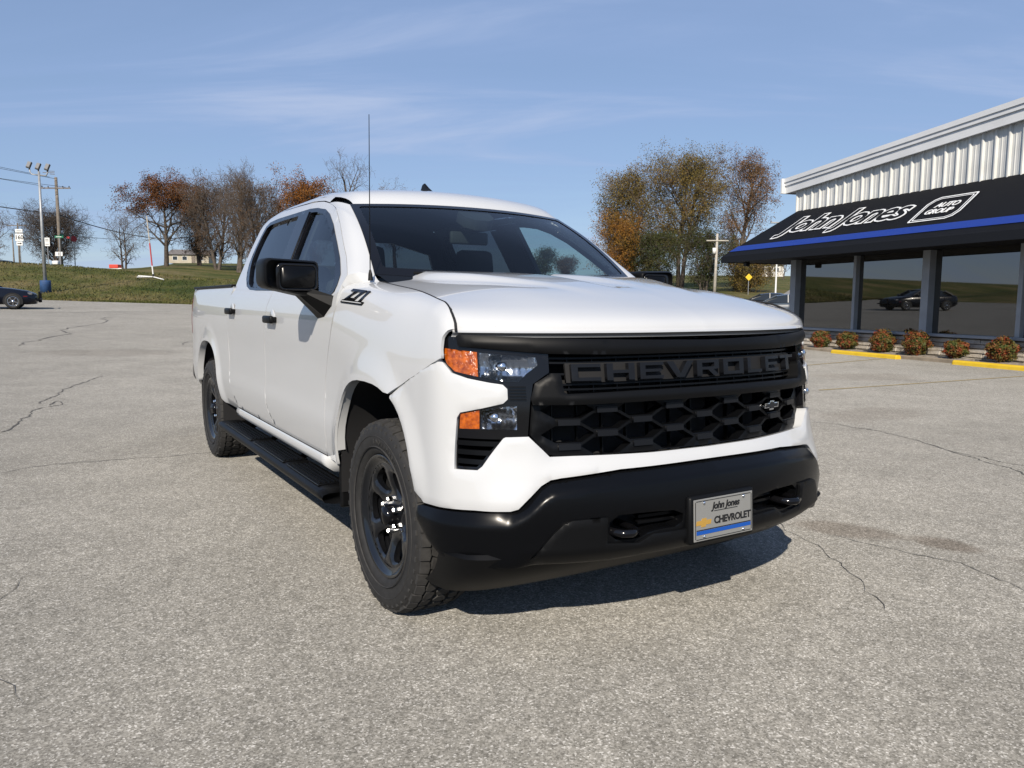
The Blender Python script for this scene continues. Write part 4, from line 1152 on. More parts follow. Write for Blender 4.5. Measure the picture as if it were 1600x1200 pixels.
    l.new(noise(3.0, 6, .6), bp2.inputs['Height']); l.new(bp2.outputs[0], bp.inputs['Normal']); l.new(bp.outputs[0], b.inputs['Normal'])
    return m
M_asphalt = asphalt()
def grassmat():
    m = bpy.data.materials.new('autumn_grass'); m.use_nodes = True
    n, l = m.node_tree.nodes, m.node_tree.links; b = n['Principled BSDF']; b.inputs['Roughness'].default_value = .95; b.inputs['Specular IOR Level'].default_value = .1
    t = n.new('ShaderNodeTexCoord')
    def noise(s, d=5):
        q = n.new('ShaderNodeTexNoise'); q.inputs['Scale'].default_value = s; q.inputs['Detail'].default_value = d; q.inputs['Roughness'].default_value = .65
        l.new(t.outputs['Object'], q.inputs['Vector']); return q.outputs['Fac']
    r1 = n.new('ShaderNodeValToRGB'); e = r1.color_ramp.elements; e.new(.5)
    for i, (p, c) in enumerate(((.32, (.046, .066, .018)), (.48, (.100, .104, .034)), (.64, (.185, .150, .072)))): e[i].position = p; e[i].color = (*c, 1)
    l.new(noise(.16, 7), r1.inputs[0])
    r2 = n.new('ShaderNodeValToRGB'); r2.color_ramp.elements[0].position = .3; r2.color_ramp.elements[0].color = (.45, .45, .45, 1); r2.color_ramp.elements[1].position = .7; r2.color_ramp.elements[1].color = (1.25, 1.25, 1.2, 1)
    l.new(noise(2.6, 6), r2.inputs[0])
    mx = n.new('ShaderNodeMixRGB'); mx.blend_type = 'MULTIPLY'; mx.inputs[0].default_value = .85; l.new(r1.outputs[0], mx.inputs[1]); l.new(r2.outputs[0], mx.inputs[2]); l.new(mx.outputs[0], b.inputs['Base Color'])
    bp = n.new('ShaderNodeBump'); bp.inputs['Strength'].default_value = .8; bp.inputs['Distance'].default_value = .12; l.new(noise(5, 6), bp.inputs['Height']); l.new(bp.outputs[0], b.inputs['Normal'])
    return m
M_grass = grassmat()
def lin(*seg):
    out = []
    for a, b, h in seg: out.append(np.arange(a, b, h))
    return np.concatenate(out + [[seg[-1][1]]])
gx = lin((-1500, -400, 100), (-400, -120, 20), (-120, 80, 2.0), (80, 400, 20), (400, 1500, 100))
gy = lin((-1500, -200, 100), (-200, -60, 14), (-60, 110, 2.0), (110, 400, 14), (400, 2500, 150))
X, Y = np.meshgrid(gx, gy, indexing='ij')
Z = gz(X, Y) - .05
me = fast_mesh('field', np.stack([X.ravel(), Y.ravel(), Z.ravel()], 1), np.array([f[::-1] for f in grid_faces(len(gx), len(gy))]), M_grass, smooth=True)
tag(link('grass_field', me), 'autumn grass bank and fields beyond the lot', kind='structure')
# paved lot: one sheet 4 cm above the field, ragged back edge
def edge_y(x): return 47.3 + .16 * np.clip(-x - 19, -60, 40) + .22 * wave(x * .7, 2) + np.clip(x - 6, 0, 30) * .5
lx = lin((-50, 40, .75)); t = np.concatenate([np.linspace(0, .9, 80), np.linspace(.902, 1, 24)])
X = np.repeat(lx[:, None], len(t), 1); Y = -44 + (edge_y(X) + 44) * t[None, :]
Z = gz(X, Y)
me = fast_mesh('lot', np.stack([X.ravel(), Y.ravel(), Z.ravel()], 1), np.array([f[::-1] for f in grid_faces(len(lx), len(t))]), M_asphalt, smooth=True)
lot = link('parking_lot', me); tag(lot, 'aged light grey asphalt parking lot', kind='structure')
# rough grass tufts along the lot's edge and over the bank
rng = np.random.default_rng(4)
def tufts(n, x0, x1, y0f, y1f, h, w):
    x = rng.uniform(x0, x1, n); y = y0f(x) + (y1f(x) - y0f(x)) * rng.random(n) ** 1.5
    z = gz(x, y) - .01; a = rng.uniform(0, 2 * np.pi, n); hh = h * rng.uniform(.5, 1.3, n); ww = w * rng.uniform(.6, 1.3, n)
    lx_, ly_ = np.cos(a) * ww, np.sin(a) * ww; tx, ty = rng.normal(0, .4, n) * hh, rng.normal(0, .4, n) * hh
    P = np.stack([np.stack([x - lx_, y - ly_, z], 1), np.stack([x + lx_, y + ly_, z], 1), np.stack([x + tx, y + ty, z + hh], 1)], 1)
    return P.reshape(-1, 3), np.arange(3 * n).reshape(-1, 3)
P1, F1 = tufts(26000, -52, 8, lambda x: edge_y(x) - .12, lambda x: 78 + 0 * x, .13, .05)
P2, F2 = tufts(6000, -52, 8, lambda x: edge_y(x) - .15, lambda x: edge_y(x) + .5, .12, .04)
me = fast_mesh('grass_tuft', np.concatenate([P1, P2]), np.concatenate([F1, F2 + len(P1)]), M_grass, k=3)
tag(link('grass_blades', me), 'short autumn grass on the bank behind the lot', 'grass', kind='stuff')

# cracks in the pavement and one broad line: dark strips lying on the lot
M_dark_strip = mat('dark_strip_fill', (.085, .079, .068), .9, noise=(6, .4))
random.seed(11)
def dark_strip(pts, w):
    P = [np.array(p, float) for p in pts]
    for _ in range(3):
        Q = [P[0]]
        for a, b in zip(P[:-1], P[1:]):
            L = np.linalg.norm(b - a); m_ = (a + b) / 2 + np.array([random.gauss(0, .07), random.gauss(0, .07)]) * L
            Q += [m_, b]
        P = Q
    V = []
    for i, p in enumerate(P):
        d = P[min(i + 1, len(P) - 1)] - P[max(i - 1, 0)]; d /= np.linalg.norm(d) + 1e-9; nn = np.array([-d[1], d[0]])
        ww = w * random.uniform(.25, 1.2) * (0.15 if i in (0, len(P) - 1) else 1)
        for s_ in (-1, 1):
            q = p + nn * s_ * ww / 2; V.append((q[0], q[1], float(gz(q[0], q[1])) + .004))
    o = mesh('pavement_dark_strip', V, grid_faces(len(P), 2), M_dark_strip, lot)
for pts, w in (([(-11.61, 18.07), (-12.31, 19.95), (-13.44, 23.06), (-14.43, 26.28), (-15.13, 28.66), (-16.3, 31.88)], .06),
               ([(-5.12, 7.59), (-5.2, 7.91), (-5.48, 8.47), (-5.67, 8.95), (-5.76, 9.32), (-5.68, 9.61), (-5.91, 9.93), (-5.80, 9.55)], .022),
               ([(-5.99, 9.69), (-6.19, 10.21), (-6.35, 10.66), (-6.54, 11.3), (-6.78, 12.26), (-6.82, 12.79)], .022),
               ([(-3.92, 5.78), (-3.84, 5.97), (-3.68, 6.12), (-3.42, 6.22), (-3.15, 6.36), (-2.9, 6.46), (-2.5, 6.75)], .010),
               ([(3.2, 8.9), (3.4, 8.54), (3.61, 8.4), (3.8, 8.04), (3.91, 7.72), (3.98, 7.13), (3.99, 6.68), (4.03, 6.52), (4.03, 6.25), (4.02, 5.92), (4.1, 5.3)], .013),
               ([(3.98, 6.9), (4.12, 6.6), (4.2, 6.3), (4.35, 6.1)], .010),
               ([(1.55, 4.75), (1.63, 4.5), (1.68, 4.15), (1.68, 3.74), (1.63, 3.22)], .005), ([(1.84, 4.3), (2.09, 4.05), (2.32, 3.84), (2.39, 3.45), (2.5, 3.2)], .006),
               ([(-8.25, 19.19), (-8.59, 20.39)], .035), ([(-1.6, 2.4), (-2.2, 3.1), (-2.35, 3.6)], .004)):
    dark_strip(pts, w)
dark_strip([(-20.6, 34.0), (-20.15, 34.4), (-18.6, 35.75), (-17.15, 37.06), (-16.6, 37.5)], .16)  # broad dark line across the far left of the lot
# faded yellow bay lines
M_line = mat('faded_yellow_line', (.36, .28, .13), .9, noise=(5, 0, (.42, .30, .10)))
def bayline(a, b, w):
    a = np.array(a); b = np.array(b); d = (b - a) / np.linalg.norm(b - a); nn = np.array([-d[1], d[0]]); V = []
    for t in np.linspace(0, 1, 12):
        for s_ in (-1, 1):
            q = a + (b - a) * t + nn * s_ * w / 2; V.append((q[0], q[1], float(gz(*q)) + .006))
    o = mesh('bay_line', V, grid_faces(12, 2), M_line, lot)
bayline((4.72, 11.73), (9.9, 14.43), .045); bayline((5.6, 15.9), (9.6, 19.1), .05); 

# ------------------------------------------------------------------ dealership building (local x along the wall, -y out towards the lot)
BANG = math.atan2(-.949, .316)
bld = empty('dealership_building', (8.56, 23.5, 0), BANG)
tag(bld, 'white metal showroom building with black awning and dark windows', 'building')
M_frame = mat('grey_window_frame', (.34, .35, .365), .45, noise=(3, .1))
M_siding = mat('white_siding', (.60, .60, .57), .45, noise=(2, .08))
M_fascia = mat('white_fascia', (.66, .67, .67), .4, noise=(1.5, .06))
M_stone = mat('limestone', (.36, .32, .26), .85, noise=(9, 0, (.50, .46, .40)), bump=(25, .6, .02))
M_mortar = mat('stone_joint', (.16, .145, .125), .95)
M_fabric = mat('black_awning_fabric', (.0075, .0082, .0105), .70, spec=.12, bump=(300, .15, .002))
M_valance = mat('awning_valance', (.012, .0135, .017), .7, spec=.12)
M_awnblue = mat('awning_blue', (.005, .032, .235), .6)
M_awnwhite = mat('awning_white', (.74, .75, .75), .6)
def pane_mat():
    m = mat('dark_window_glass', (.018, .015, .010), .015, spec=.5, ior=2.5)
    return m
M_pane = pane_mat()
LEN = 15.0; LEFT = -.12
def roofz(k): return 5.10 + .072 * k
# core walls
cw = MB(); cw.box(((LEN + LEFT) / 2, 8.1, 2.5), (LEN - LEFT - .1, 15.6, 4.9)); cw.build('wall_core', M_siding, bld)
MB().box((LEN / 2 - .02, .22, .28), (LEN, .20, .58)).build('base_wall', M_mortar, bld)
random.seed(3)
smeshes = []
for q in range(6):
    L = .34 + .07 * q; V, Fc = box_geo((0, 0, 0), (L, .09, .094), .014)
    V = [(x + random.uniform(-.006, .006), y + random.uniform(-.012, .012), z + random.uniform(-.005, .005)) for x, y, z in V]
    smeshes.append((L, mesh('stone', V, Fc, M_stone, data_only=True)))
for c in range(5):
    x = -.1 - random.uniform(0, .2)
    while x < 9.6:
        L, me = random.choice(smeshes)
        o = link('stone', me, bld, (x + L / 2, .105 + random.uniform(-.012, .012), .055 + c * .104)); x += L + .012
MB().box((LEN / 2 - .05, .09, .585), (LEN + .1, .24, .07), bev=.01).build('window_sill', M_frame, bld)
MB().box((LEN / 2 - .05, .13, 2.83), (LEN + .1, .16, .16)).build('window_head', M_frame, bld)
cols = [(-.02, .24), (2.45, .10), (4.87, .22), (7.30, .11), (9.75, .22), (12.2, .11), (14.6, .22)]
for x, w in cols: MB().box((x, .10 - (.03 if w > .2 else 0), 1.70), (w, .20 + (.06 if w > .2 else 0), 2.17), bev=.008).build('window_post', M_frame, bld)
for (x0, w0_), (x1, w1_) in zip(cols[:-1], cols[1:]):
    xa, xb = x0 + w0_ / 2, x1 - w1_ / 2
    o = MB().box(((xa + xb) / 2, .14, 1.685), (xb - xa, .012, 2.14)).build('window_pane', M_pane, bld)
# ribbed metal panels, each its own sheet
PW = .3275
for i in range(42):
    x0 = LEFT + .02 + i * PW; x1 = x0 + PW
    pr = [(x0, 0), (x0 + .020, -.034), (x0 + .052, -.034), (x0 + .075, 0), (x0 + .14, 0), (x0 + .15, -.006), (x0 + .165, -.006), (x0 + .175, 0), (x0 + .24, 0), (x0 + .25, -.006), (x0 + .265, -.006), (x0 + .275, 0), (x1 - .002, 0)]
    V = [(x, .03 + y * 1.5, 3.7) for x, y in pr] + [(x, .03 + y * 1.5, roofz(x) - .25) for x, y in pr]
    n = len(pr)
    mesh('siding_panel', V, [(j, j + 1, n + j + 1, n + j) for j in range(n - 1)], M_siding, bld)
# sloping eave: gutter face, drip step and roof edge
def slope_box(name, x0, x1, y0, y1, za, zb, m):
    V = [(x, y, roofz(x) + z) for x in (x0, x1) for y in (y0, y1) for z in (za, zb)]
    return mesh(name, V, [(0, 1, 3, 2), (4, 6, 7, 5), (0, 4, 5, 1), (2, 3, 7, 6), (0, 2, 6, 4), (1, 5, 7, 3)], m, bld)
slope_box('eave_soffit', -.42, LEN, -.09, .26, -.40, -.36, M_fascia)
slope_box('eave_face', -.45, LEN, -.13, -.08, -.42, -.20, M_fascia)
slope_box('eave_step', -.48, LEN, -.17, -.05, -.20, -.10, M_fascia)
slope_box('roof_edge', -.46, LEN, -.20, 15.9, -.10, .02, M_fascia)
slope_box('rake_trim', -.50, -.44, -.27, 15.9, -.42, .025, M_fascia)
# awning: slanted cloth that wraps the corner with a hip
aw = empty('awning', (0, 0, 0), 0, bld)
AT, AB, AD = 4.09, 2.77, 1.57
SL = math.hypot(AT - AB, AD)
CA, SA_ = AD / SL, (AT - AB) / SL
def apt(k, b, h=0.):          # point on the slant: k along wall, b down the slope, h off the cloth
    return (k, -CA * b - SA_ * h, AT - SA_ * b + CA * h)
K1 = 13.5
def hip(b): return -CA * b    # the corner edge runs out as far as the cloth does
def strip(name, b0, b1, h, m, nk=2, sag=0.):
    V = []
    for b_ in np.linspace(b0, b1, 4):
        for t_ in np.linspace(0, 1, nk):
            k = hip(b_) + (K1 - hip(b_)) * t_
            V.append(apt(k, b_, h - sag * math.sin(math.pi * ((k * .41) % 1)) * math.sin(math.pi * (b_ / SL))))
    return mesh(name, V, [f[::-1] for f in grid_faces(4, nk)], m, aw, True)
strip('awning_cloth', 0, SL, 0, M_fabric, 60, .010)
strip('blue_stripe', 1.57, 1.83, .012, M_awnblue, 30)
def side_face(b0, b1, h, m, name):
    V = [(-CA * b_ - SA_ * h, y, AT - SA_ * b_ + CA * h) for b_ in (b0, b1) for y in (-CA * b_, 9.0)]
    mesh(name, V, [(0, 1, 3, 2)], m, aw)
side_face(0, SL, 0, M_fabric, 'awning_cloth'); side_face(1.57, 1.83, .012, M_awnblue, 'blue_stripe')
VH = .19
mesh('awning_valance', [(-AD, -AD, AB), (K1, -AD, AB), (K1, -AD - .004, AB - VH), (-AD - .004, -AD - .004, AB - VH)], [(0, 1, 2, 3)], M_valance, aw)
mesh('awning_valance', [(-AD, -AD, AB), (-AD, 9, AB), (-AD - .004, 9, AB - VH), (-AD - .004, -AD - .004, AB - VH)], [(0, 1, 2, 3)], M_valance, aw)
mesh('awning_soffit', [(-AD + .01, -AD + .01, AB - VH + .02), (K1, -AD + .01, AB - VH + .02), (K1, .2, AB - VH + .05), (.2, .2, AB - VH + .05), (.2, 9, AB - VH + .05), (-AD + .01, 9, AB - VH + .02)], [(0, 1, 2, 3), (0, 3, 4, 5)], M_fabric, aw)
def awn_text(body, box, m, off_, h, shear=.25, grow=0.):
    k0, k1, b0, b1 = box
    V, Fc = text_geo(body, 1., shear, .004, off_, spacing=.9)
    R_, _ = text_geo(body, 1., shear, .004, 0., spacing=.9)
    lo, hi = R_.min(0), R_.max(0)
    return mesh('awning_lettering', [apt(k0 + (v[0] - lo[0]) / (hi[0] - lo[0]) * (k1 - k0), b1 - (v[1] - lo[1]) / (hi[1] - lo[1]) * (b1 - b0), h + v[2]) for v in V], Fc, m, aw)
for wd_, box in (('John', (.22, 2.50, .46, 1.34)), ('Jones', (2.44, 4.86, .46, 1.34))):
    awn_text(wd_, box, M_awnwhite, .058, .014, .32); awn_text(wd_, box, M_fabric, .012, .022, .32)
awn_text('AUTO', (5.58, 6.22, .72, .89), M_awnwhite, .02, .014); awn_text('GROUP', (5.48, 6.20, .96, 1.13), M_awnwhite, .02, .014)
def ring(pts, w, name, m, h):
    P = np.array(pts); c = P.mean(0); I = c + (P - c) * (1 - w)
    n = len(P); V = [apt(a, b_, h) for a, b_ in np.concatenate([P, I])]
    mesh(name, V, [(i, (i + 1) % n, n + (i + 1) % n, n + i) for i in range(n)], m, aw)
lg = [(5.26, .72), (5.36, .55), (5.50, .47), (6.46, .46), (6.49, .49), (6.48, 1.14), (6.40, 1.31), (6.24, 1.39), (5.24, 1.40), (5.21, 1.37)]
ring(lg, .07, 'logo_border', M_awnwhite, .014); ring([(5.85 + (a - 5.85) * .88, .93 + (b_ - .93) * .86) for a, b_ in lg], .05, 'logo_border', M_awnwhite, .014)
MB().box((-.75, -1.2, 2.52), (.16, .16, .14), bev=.03).build('soffit_lamp', M_ink, bld)
# planting strip
M_mulch = mat('stone_mulch', (.20, .155, .11), .95, noise=(14, 0, (.38, .35, .31)), bump=(22, .8, .04))
V = []
for k in np.linspace(-.3, 13, 40):
    V += [(k, .05, .085), (k, -.30, .10), (k, -.60 + .03 * math.sin(k * 2.1), .06)]
bed_ = mesh('planting_bed', V, grid_faces(40, 3), M_mulch); bed_.location = bld.location; bed_.rotation_euler = bld.rotation_euler
tag(bed_, 'strip of stone mulch below the showroom windows', kind='structure')
ke = MB().box((6.4, -.64, .035), (13.4, .09, .11), bev=.02).build('bed_kerb', mat('bed_kerb_concrete', (.27, .22, .16), .9, noise=(4, .2))); ke.location = bld.location; ke.rotation_euler = bld.rotation_euler
tag(ke, 'low brown kerb in front of the shrubs', kind='structure')
BM = Matrix.Translation((8.56, 23.5, 0)) @ Matrix.Rotation(BANG, 4, 'Z')

# ------------------------------------------------------------------ shrubs and wheel stops
def leafmat(name, cols_, scale, rough=.6):
    m = bpy.data.materials.new(name); m.use_nodes = True
    n, l = m.node_tree.nodes, m.node_tree.links; b = n['Principled BSDF']; b.inputs['Roughness'].default_value = rough; b.inputs['Specular IOR Level'].default_value = .2
    t = n.new('ShaderNodeTexCoord'); q = n.new('ShaderNodeTexNoise'); q.inputs['Scale'].default_value = scale; q.inputs['Detail'].default_value = 8; q.inputs['Roughness'].default_value = .75; l.new(t.outputs['Object'], q.inputs['Vector'])
    r = n.new('ShaderNodeValToRGB'); e = r.color_ramp.elements
    while len(e) < len(cols_): e.new(.5)
    for i, c in enumerate(cols_): e[i].position = .33 + .34 * i / (len(cols_) - 1); e[i].color = (*c, 1)
    l.new(q.outputs['Fac'], r.inputs[0]); l.new(r.outputs[0], b.inputs['Base Color'])
    return m
def leaf_quads(P, N, size, rng_):
    n = len(P)
    a = rng_.normal(size=(n, 3)); a -= (a * N).sum(1)[:, None] * N; a /= np.linalg.norm(a, axis=1)[:, None] + 1e-9
    b = np.cross(N, a); s = size * rng_.uniform(.6, 1.3, n)[:, None]
    V = np.stack([P - a * s, P - b * s * .5, P + a * s, P + b * s * .5], 1).reshape(-1, 3)
    return V, np.arange(4 * n).reshape(-1, 4)
M_shrub = leafmat('nandina_leaves', [(.26, .016, .018), (.22, .045, .022), (.11, .072, .018), (.055, .078, .02), (.08, .08, .022)], 5)
M_stem = mat('shrub_stem', (.06, .045, .03), .9)
def shrub(pos, d, label, seed):
    r = np.random.default_rng(seed); e = empty('shrub', pos)
    n = 2600; v = r.normal(size=(n, 3)); v /= np.linalg.norm(v, axis=1)[:, None]
    lump = 1 + .12 * np.sin(v[:, 0] * 5 + seed) * np.sin(v[:, 1] * 6) + .10 * np.sin(v[:, 2] * 8 + seed * 2)
    rad = d / 2 * lump * r.uniform(.45, 1.04, n) ** .5
    P = v * rad[:, None] * [1, 1, .92] + [0, 0, d * .47]
    N = v + r.normal(size=(n, 3)) * .7; N /= np.linalg.norm(N, axis=1)[:, None]
    V, Q = leaf_quads(P[P[:, 2] > .02], N[P[:, 2] > .02], .030, r)
    link('crown', fast_mesh('crown', V, Q, M_shrub), e)
    st = MB()
    for k in range(5):
        a = 2 * math.pi * k / 5; st.tube([(0.02 * math.cos(a), .02 * math.sin(a), -.05), (.12 * d * math.cos(a), .12 * d * math.sin(a), d * .25), (.28 * d * math.cos(a), .28 * d * math.sin(a), d * .6)], [.014, .010, .005], 5)
    st.build('stem', M_stem, e)
    tag(e, label, 'shrub', 'clipped shrubs under the showroom windows'); return e
for i, (k, dd, lab) in enumerate(((1.62, .53, 'small red-green shrub between the corner post and first thin window post'), (2.65, .56, 'red-green shrub right beside the first thin window post'), (3.89, .63, 'round shrub midway between the first thin post and the wide post'),
                          (4.96, .65, 'tall red-leaved shrub at the foot of the wide window post'), (6.10, .50, 'smallest shrub, midway between the wide post and second thin post'), (7.24, .60, 'red shrub at the foot of the second thin window post'))):
    p = BM @ Vector((k, -.31, .07)); shrub(p, dd, lab, 20 + i)
M_yellow = mat('yellow_paint', (.66, .43, .012), .6, noise=(7, 0, (.74, .50, .03)))
def wheel_stop(a, b, label):
    a = np.array(a); b = np.array(b); c = (a + b) / 2; L = np.linalg.norm(b - a); ang = math.atan2(b[1] - a[1], b[0] - a[0])
    pr = [(-.085, 0), (-.075, .065), (-.045, .098), (.045, .098), (.075, .065), (.085, 0)]
    V = []
    for t, k in ((-.5, .80), (-.485, 1), (-.2, 1), (.2, 1), (.485, 1), (.5, .80)):
        V += [(t * L, y * k, z * (.93 if k < 1 else 1)) for y, z in pr]
    n = len(pr)
    Fc = [(i * n + j, i * n + j + 1, (i + 1) * n + j + 1, (i + 1) * n + j) for i in range(5) for j in range(n - 1)] + [tuple(range(n)), tuple(range(5 * n, 6 * n))[::-1]]
    o = mesh('wheel_stop', V, [f[::-1] for f in Fc], M_yellow, None, False, (c[0], c[1], float(gz(*c))), (0, 0, ang))
    tag(o, label, 'wheel stop', 'yellow wheel stops')
for ka, kb, lab in ((2.75, 5.0, 'yellow concrete wheel stop before the first thin and wide window posts'), (6.55, 8.8, 'yellow concrete wheel stop before the second thin window post')):
    a = BM @ Vector((ka, -.86, 0)); b = BM @ Vector((kb, -.86, 0)); wheel_stop(a[:2], b[:2], lab)

# ------------------------------------------------------------------ trees
M_bark = mat('bark', (.085, .070, .058), .95, noise=(3, .35), bump=(12, .6, .05))
M_twig = mat('twigs', (.105, .082, .066), .95)
M_darktwig = mat('dark_twigs', (.070, .056, .046), .95)
def tubes(segs, n):
    """segs: array (m,8): p0,p1,r0,r1"""
    S_ = np.asarray(segs, float); p0, p1, r0, r1 = S_[:, :3], S_[:, 3:6], S_[:, 6], S_[:, 7]
    d = p1 - p0; d /= np.linalg.norm(d, axis=1)[:, None] + 1e-9
    ref = np.where(np.abs(d[:, 2:3]) < .9, [[0, 0, 1.]], [[1., 0, 0]])
    a = np.cross(d, ref); a /= np.linalg.norm(a, axis=1)[:, None] + 1e-9; b = np.cross(d, a)
    V = []
    for p, r in ((p0, r0), (p1, r1)):
        for k in range(n):
            t = 2 * np.pi * k / n; V.append(p + (a * np.cos(t) + b * np.sin(t)) * r[:, None])
    V = np.stack(V, 1).reshape(-1, 3); m = len(S_)
    base = (np.arange(m) * 2 * n)[:, None]
    Q = np.concatenate([base + np.array([[k, (k + 1) % n, n + (k + 1) % n, n + k]]) for k in range(n)])
    return V, Q
def grow(rng_, H, Wd, trunk_r, clear=.25, levels=4, dens=(9, 6, 5, 4), up=.55, forks=1, twig=.012):
    """recursive branching inside an egg-shaped envelope; returns segments and twig tips"""
    segs = []; tips = []
    def run(p, d, L, r, lev):
        nseg = (7, 5, 4, 3, 2)[lev]; pts = [p]; rs = [r]
        q = p.copy(); dd = d.copy()
        for i in range(nseg):
            dd = dd + rng_.normal(0, (.05, .12, .17, .20, .24)[lev], 3) + np.array([0, 0, (.0, .10, .07, .05, .03)[lev]]); dd /= np.linalg.norm(dd)
            q = q + dd * L / nseg; pts.append(q.copy()); rs.append(max(r * (1 - (i + 1) / nseg * (.75 if lev else .7)), twig * .6))
            segs.append(np.concatenate([pts[-2], pts[-1], [rs[-2], rs[-1]]]))
        if lev >= levels:
            tips.append((pts[-1], dd)); tips.append((pts[len(pts) // 2], dd)); return
        nb = dens[lev]
        for j in range(nb):
            t = (clear if lev == 0 else .25) + (1 - (clear if lev == 0 else .25)) * (j + rng_.random()) / nb
            i = min(int(t * nseg), nseg - 1); f = t * nseg - i; s = pts[i] + (pts[i + 1] - pts[i]) * f; rr = rs[i] + (rs[i + 1] - rs[i]) * f
            az = j * 2.4 + rng_.uniform(-.5, .5)
            base = (pts[i + 1] - pts[i]); base /= np.linalg.norm(base)
            side = np.cross(base, [math.cos(az), math.sin(az), .3]); side /= np.linalg.norm(side) + 1e-9
            k = up + rng_.uniform(-.15, .15) + (.25 if lev == 0 and t > .8 else 0)
            nd = base * k + side * (1 - .35 * k); nd /= np.linalg.norm(nd)
            if lev == 0:
                hrel = s[2] / H; env = Wd / 2 * (math.sin(math.pi * min(.97, max(.12, (hrel - clear * .55) / (1 - clear * .45)))) ** .6 + .10)
                LL = max(env / max(math.hypot(nd[0], nd[1]), .35), .2 * H * .4); LL = min(LL, (H * 1.02 - s[2]) / max(nd[2], .2))
            else: LL = L * rng_.uniform(.40, .62)
            run(s, nd, LL, max(rr * (.62 if lev == 0 else .6), twig), lev + 1)
    for f in range(forks):
        d0 = np.array([rng_.normal(0, .06 + .10 * (forks > 1)), rng_.normal(0, .06 + .08 * (forks > 1)), 1.]); d0 /= np.linalg.norm(d0)
        run(np.array([(f - (forks - 1) / 2) * .5, 0, -.3]), d0, H * .92, trunk_r * (1 if forks == 1 else .8), 0)
    return np.array(segs), tips
def tree(name, x, y, H, Wd, label, group=None, leaves=None, nleaf=0, size=.12, spread=.35, seed=0, forks=1, clear=.25, dens=(9, 6, 5, 4), levels=4, up=.55, twigm=None, keep=None, tr=None, twig=.012):
    r = np.random.default_rng(seed)
    e = empty(name, (x, y, float(gz(x, y)) - .05)); tag(e, label, 'tree', group)
    segs, tips = grow(r, H, Wd, tr or H * .022, clear, levels, dens, up, forks, twig)
    R_ = np.hypot(segs[:, 3], segs[:, 4]); k_ = np.array([Wd / 2 / np.percentile(R_, 98), Wd / 2 / np.percentile(R_, 98), H / segs[:, 5].max()])
    segs[:, 0:3] *= k_; segs[:, 3:6] *= k_; tips = [(t[0] * k_, t[1]) for t in tips]
    big = segs[:, 6] > twig * 1.9
    V, Q = tubes(segs[big], 7); link('trunk', fast_mesh('trunk', V, Q, M_bark, smooth=True), e)
    V, Q = tubes(segs[~big], 3); link('twigs', fast_mesh('twigs', V, Q, twigm or M_twig), e)
    if nleaf:
        T = np.array([t[0] for t in tips])
        if keep is not None: T = T[keep(T, H, Wd)]
        idx = r.integers(0, len(T), nleaf)
        P = T[idx] + np.clip(r.normal(0, spread, (nleaf, 3)), -1.7 * spread, 1.7 * spread) * [1, 1, .75]
        N = r.normal(size=(nleaf, 3)) + [0, 0, .5]; N /= np.linalg.norm(N, axis=1)[:, None]
        V, Q = leaf_quads(P, N, size, r); link('crown', fast_mesh('crown', V, Q, leaves), e)
    return e
L_russet = leafmat('russet_leaves', [(.060, .026, .010), (.120, .046, .014), (.175, .075, .022)], .9, .8)
L_brown = leafmat('brown_leaves', [(.055, .033, .018), (.10, .058, .028), (.13, .072, .035)], .8, .85)
L_orange = leafmat('orange_oak_leaves', [(.085, .030, .008), (.19, .072, .014), (.24, .115, .03)], .9, .8)
L_olive = leafmat('olive_leaves', [(.055, .052, .014), (.115, .092, .024), (.17, .115, .03), (.16, .075, .022)], .45, .8)
L_pink = leafmat('rusty_leaves', [(.105, .056, .028), (.16, .088, .042), (.15, .10, .04)], .8, .8)
L_gold = leafmat('golden_leaves', [(.10, .072, .014), (.20, .10, .018), (.22, .075, .015)], .5, .8)
L_green = leafmat('evergreen_leaves', [(.020, .030, .012), (.042, .052, .016), (.085, .062, .022)], .6, .85)
GB = 'trees on the rise behind the grass bank'
def at(px, depth): return (px - 800) / 1200 * depth * .988, depth
x, y = at(86, 105); tree('bare_tree', x, y, 9.6, 9.6, 'rounded bare grey tree behind the utility pole', GB, seed=1, forks=3, clear=.06, dens=(16, 8, 6, 4), up=.62, twigm=M_darktwig, twig=.016)
x, y = at(192, 96); tree('bare_tree', x, y, 7.6, 6.0, 'small pale bare tree left of the russet oak', GB, seed=2, forks=2, clear=.12, dens=(9, 6, 4, 3), twig=.012)
x, y = at(258, 110); tree('oak_tree', x, y, 14.0, 14.5, 'broad oak with russet leaves over a bare lower crown', GB, L_russet, 25500, 0.096, 0.32, seed=3, clear=.28, dens=(12, 8, 5, 4), twigm=M_twig, keep=lambda T, H, W_: (T[:, 2] > H * .52) & (np.hypot(T[:, 0], T[:, 1]) + T[:, 2] * .75 > H * .62), tr=.36, up=.42, twig=.014)
for i, (px, dp, H, W_, lf, nl) in enumerate(((338, 104, 14.2, 8.5, L_brown, 2600), (372, 101, 14.6, 7.5, None, 0), (402, 98, 12.6, 7.0, L_brown, 1500), (428, 108, 11.5, 7.0, None, 0), (310, 116, 12.5, 7.5, L_brown, 3200))):
    x, y = at(px, dp)
    tree('bare_tree', x, y, H, W_, ('tall grey-brown tree right of the russet oak with a few brown leaves', 'tallest leafless grey tree in the dense stand beside the oak', 'leaner brownish tree of the dense stand close behind the pickup bed', 'low leafless tree at the end of the dense stand above the bed', 'brown-leaved tree close behind the russet oak')[i], GB, lf, nl * 3, .09, .38, seed=10 + i, forks=2, clear=.10, dens=(16, 8, 5, 4), up=.68, twigm=M_twig, twig=.015)
x, y = at(478, 100); tree('oak_tree', x, y, 14.0, 9.5, 'orange-brown oak rising behind the pickup cab', GB, L_orange, 30600, 0.096, 0.34, seed=21, clear=.2, dens=(13, 7, 5, 4), twig=.014)
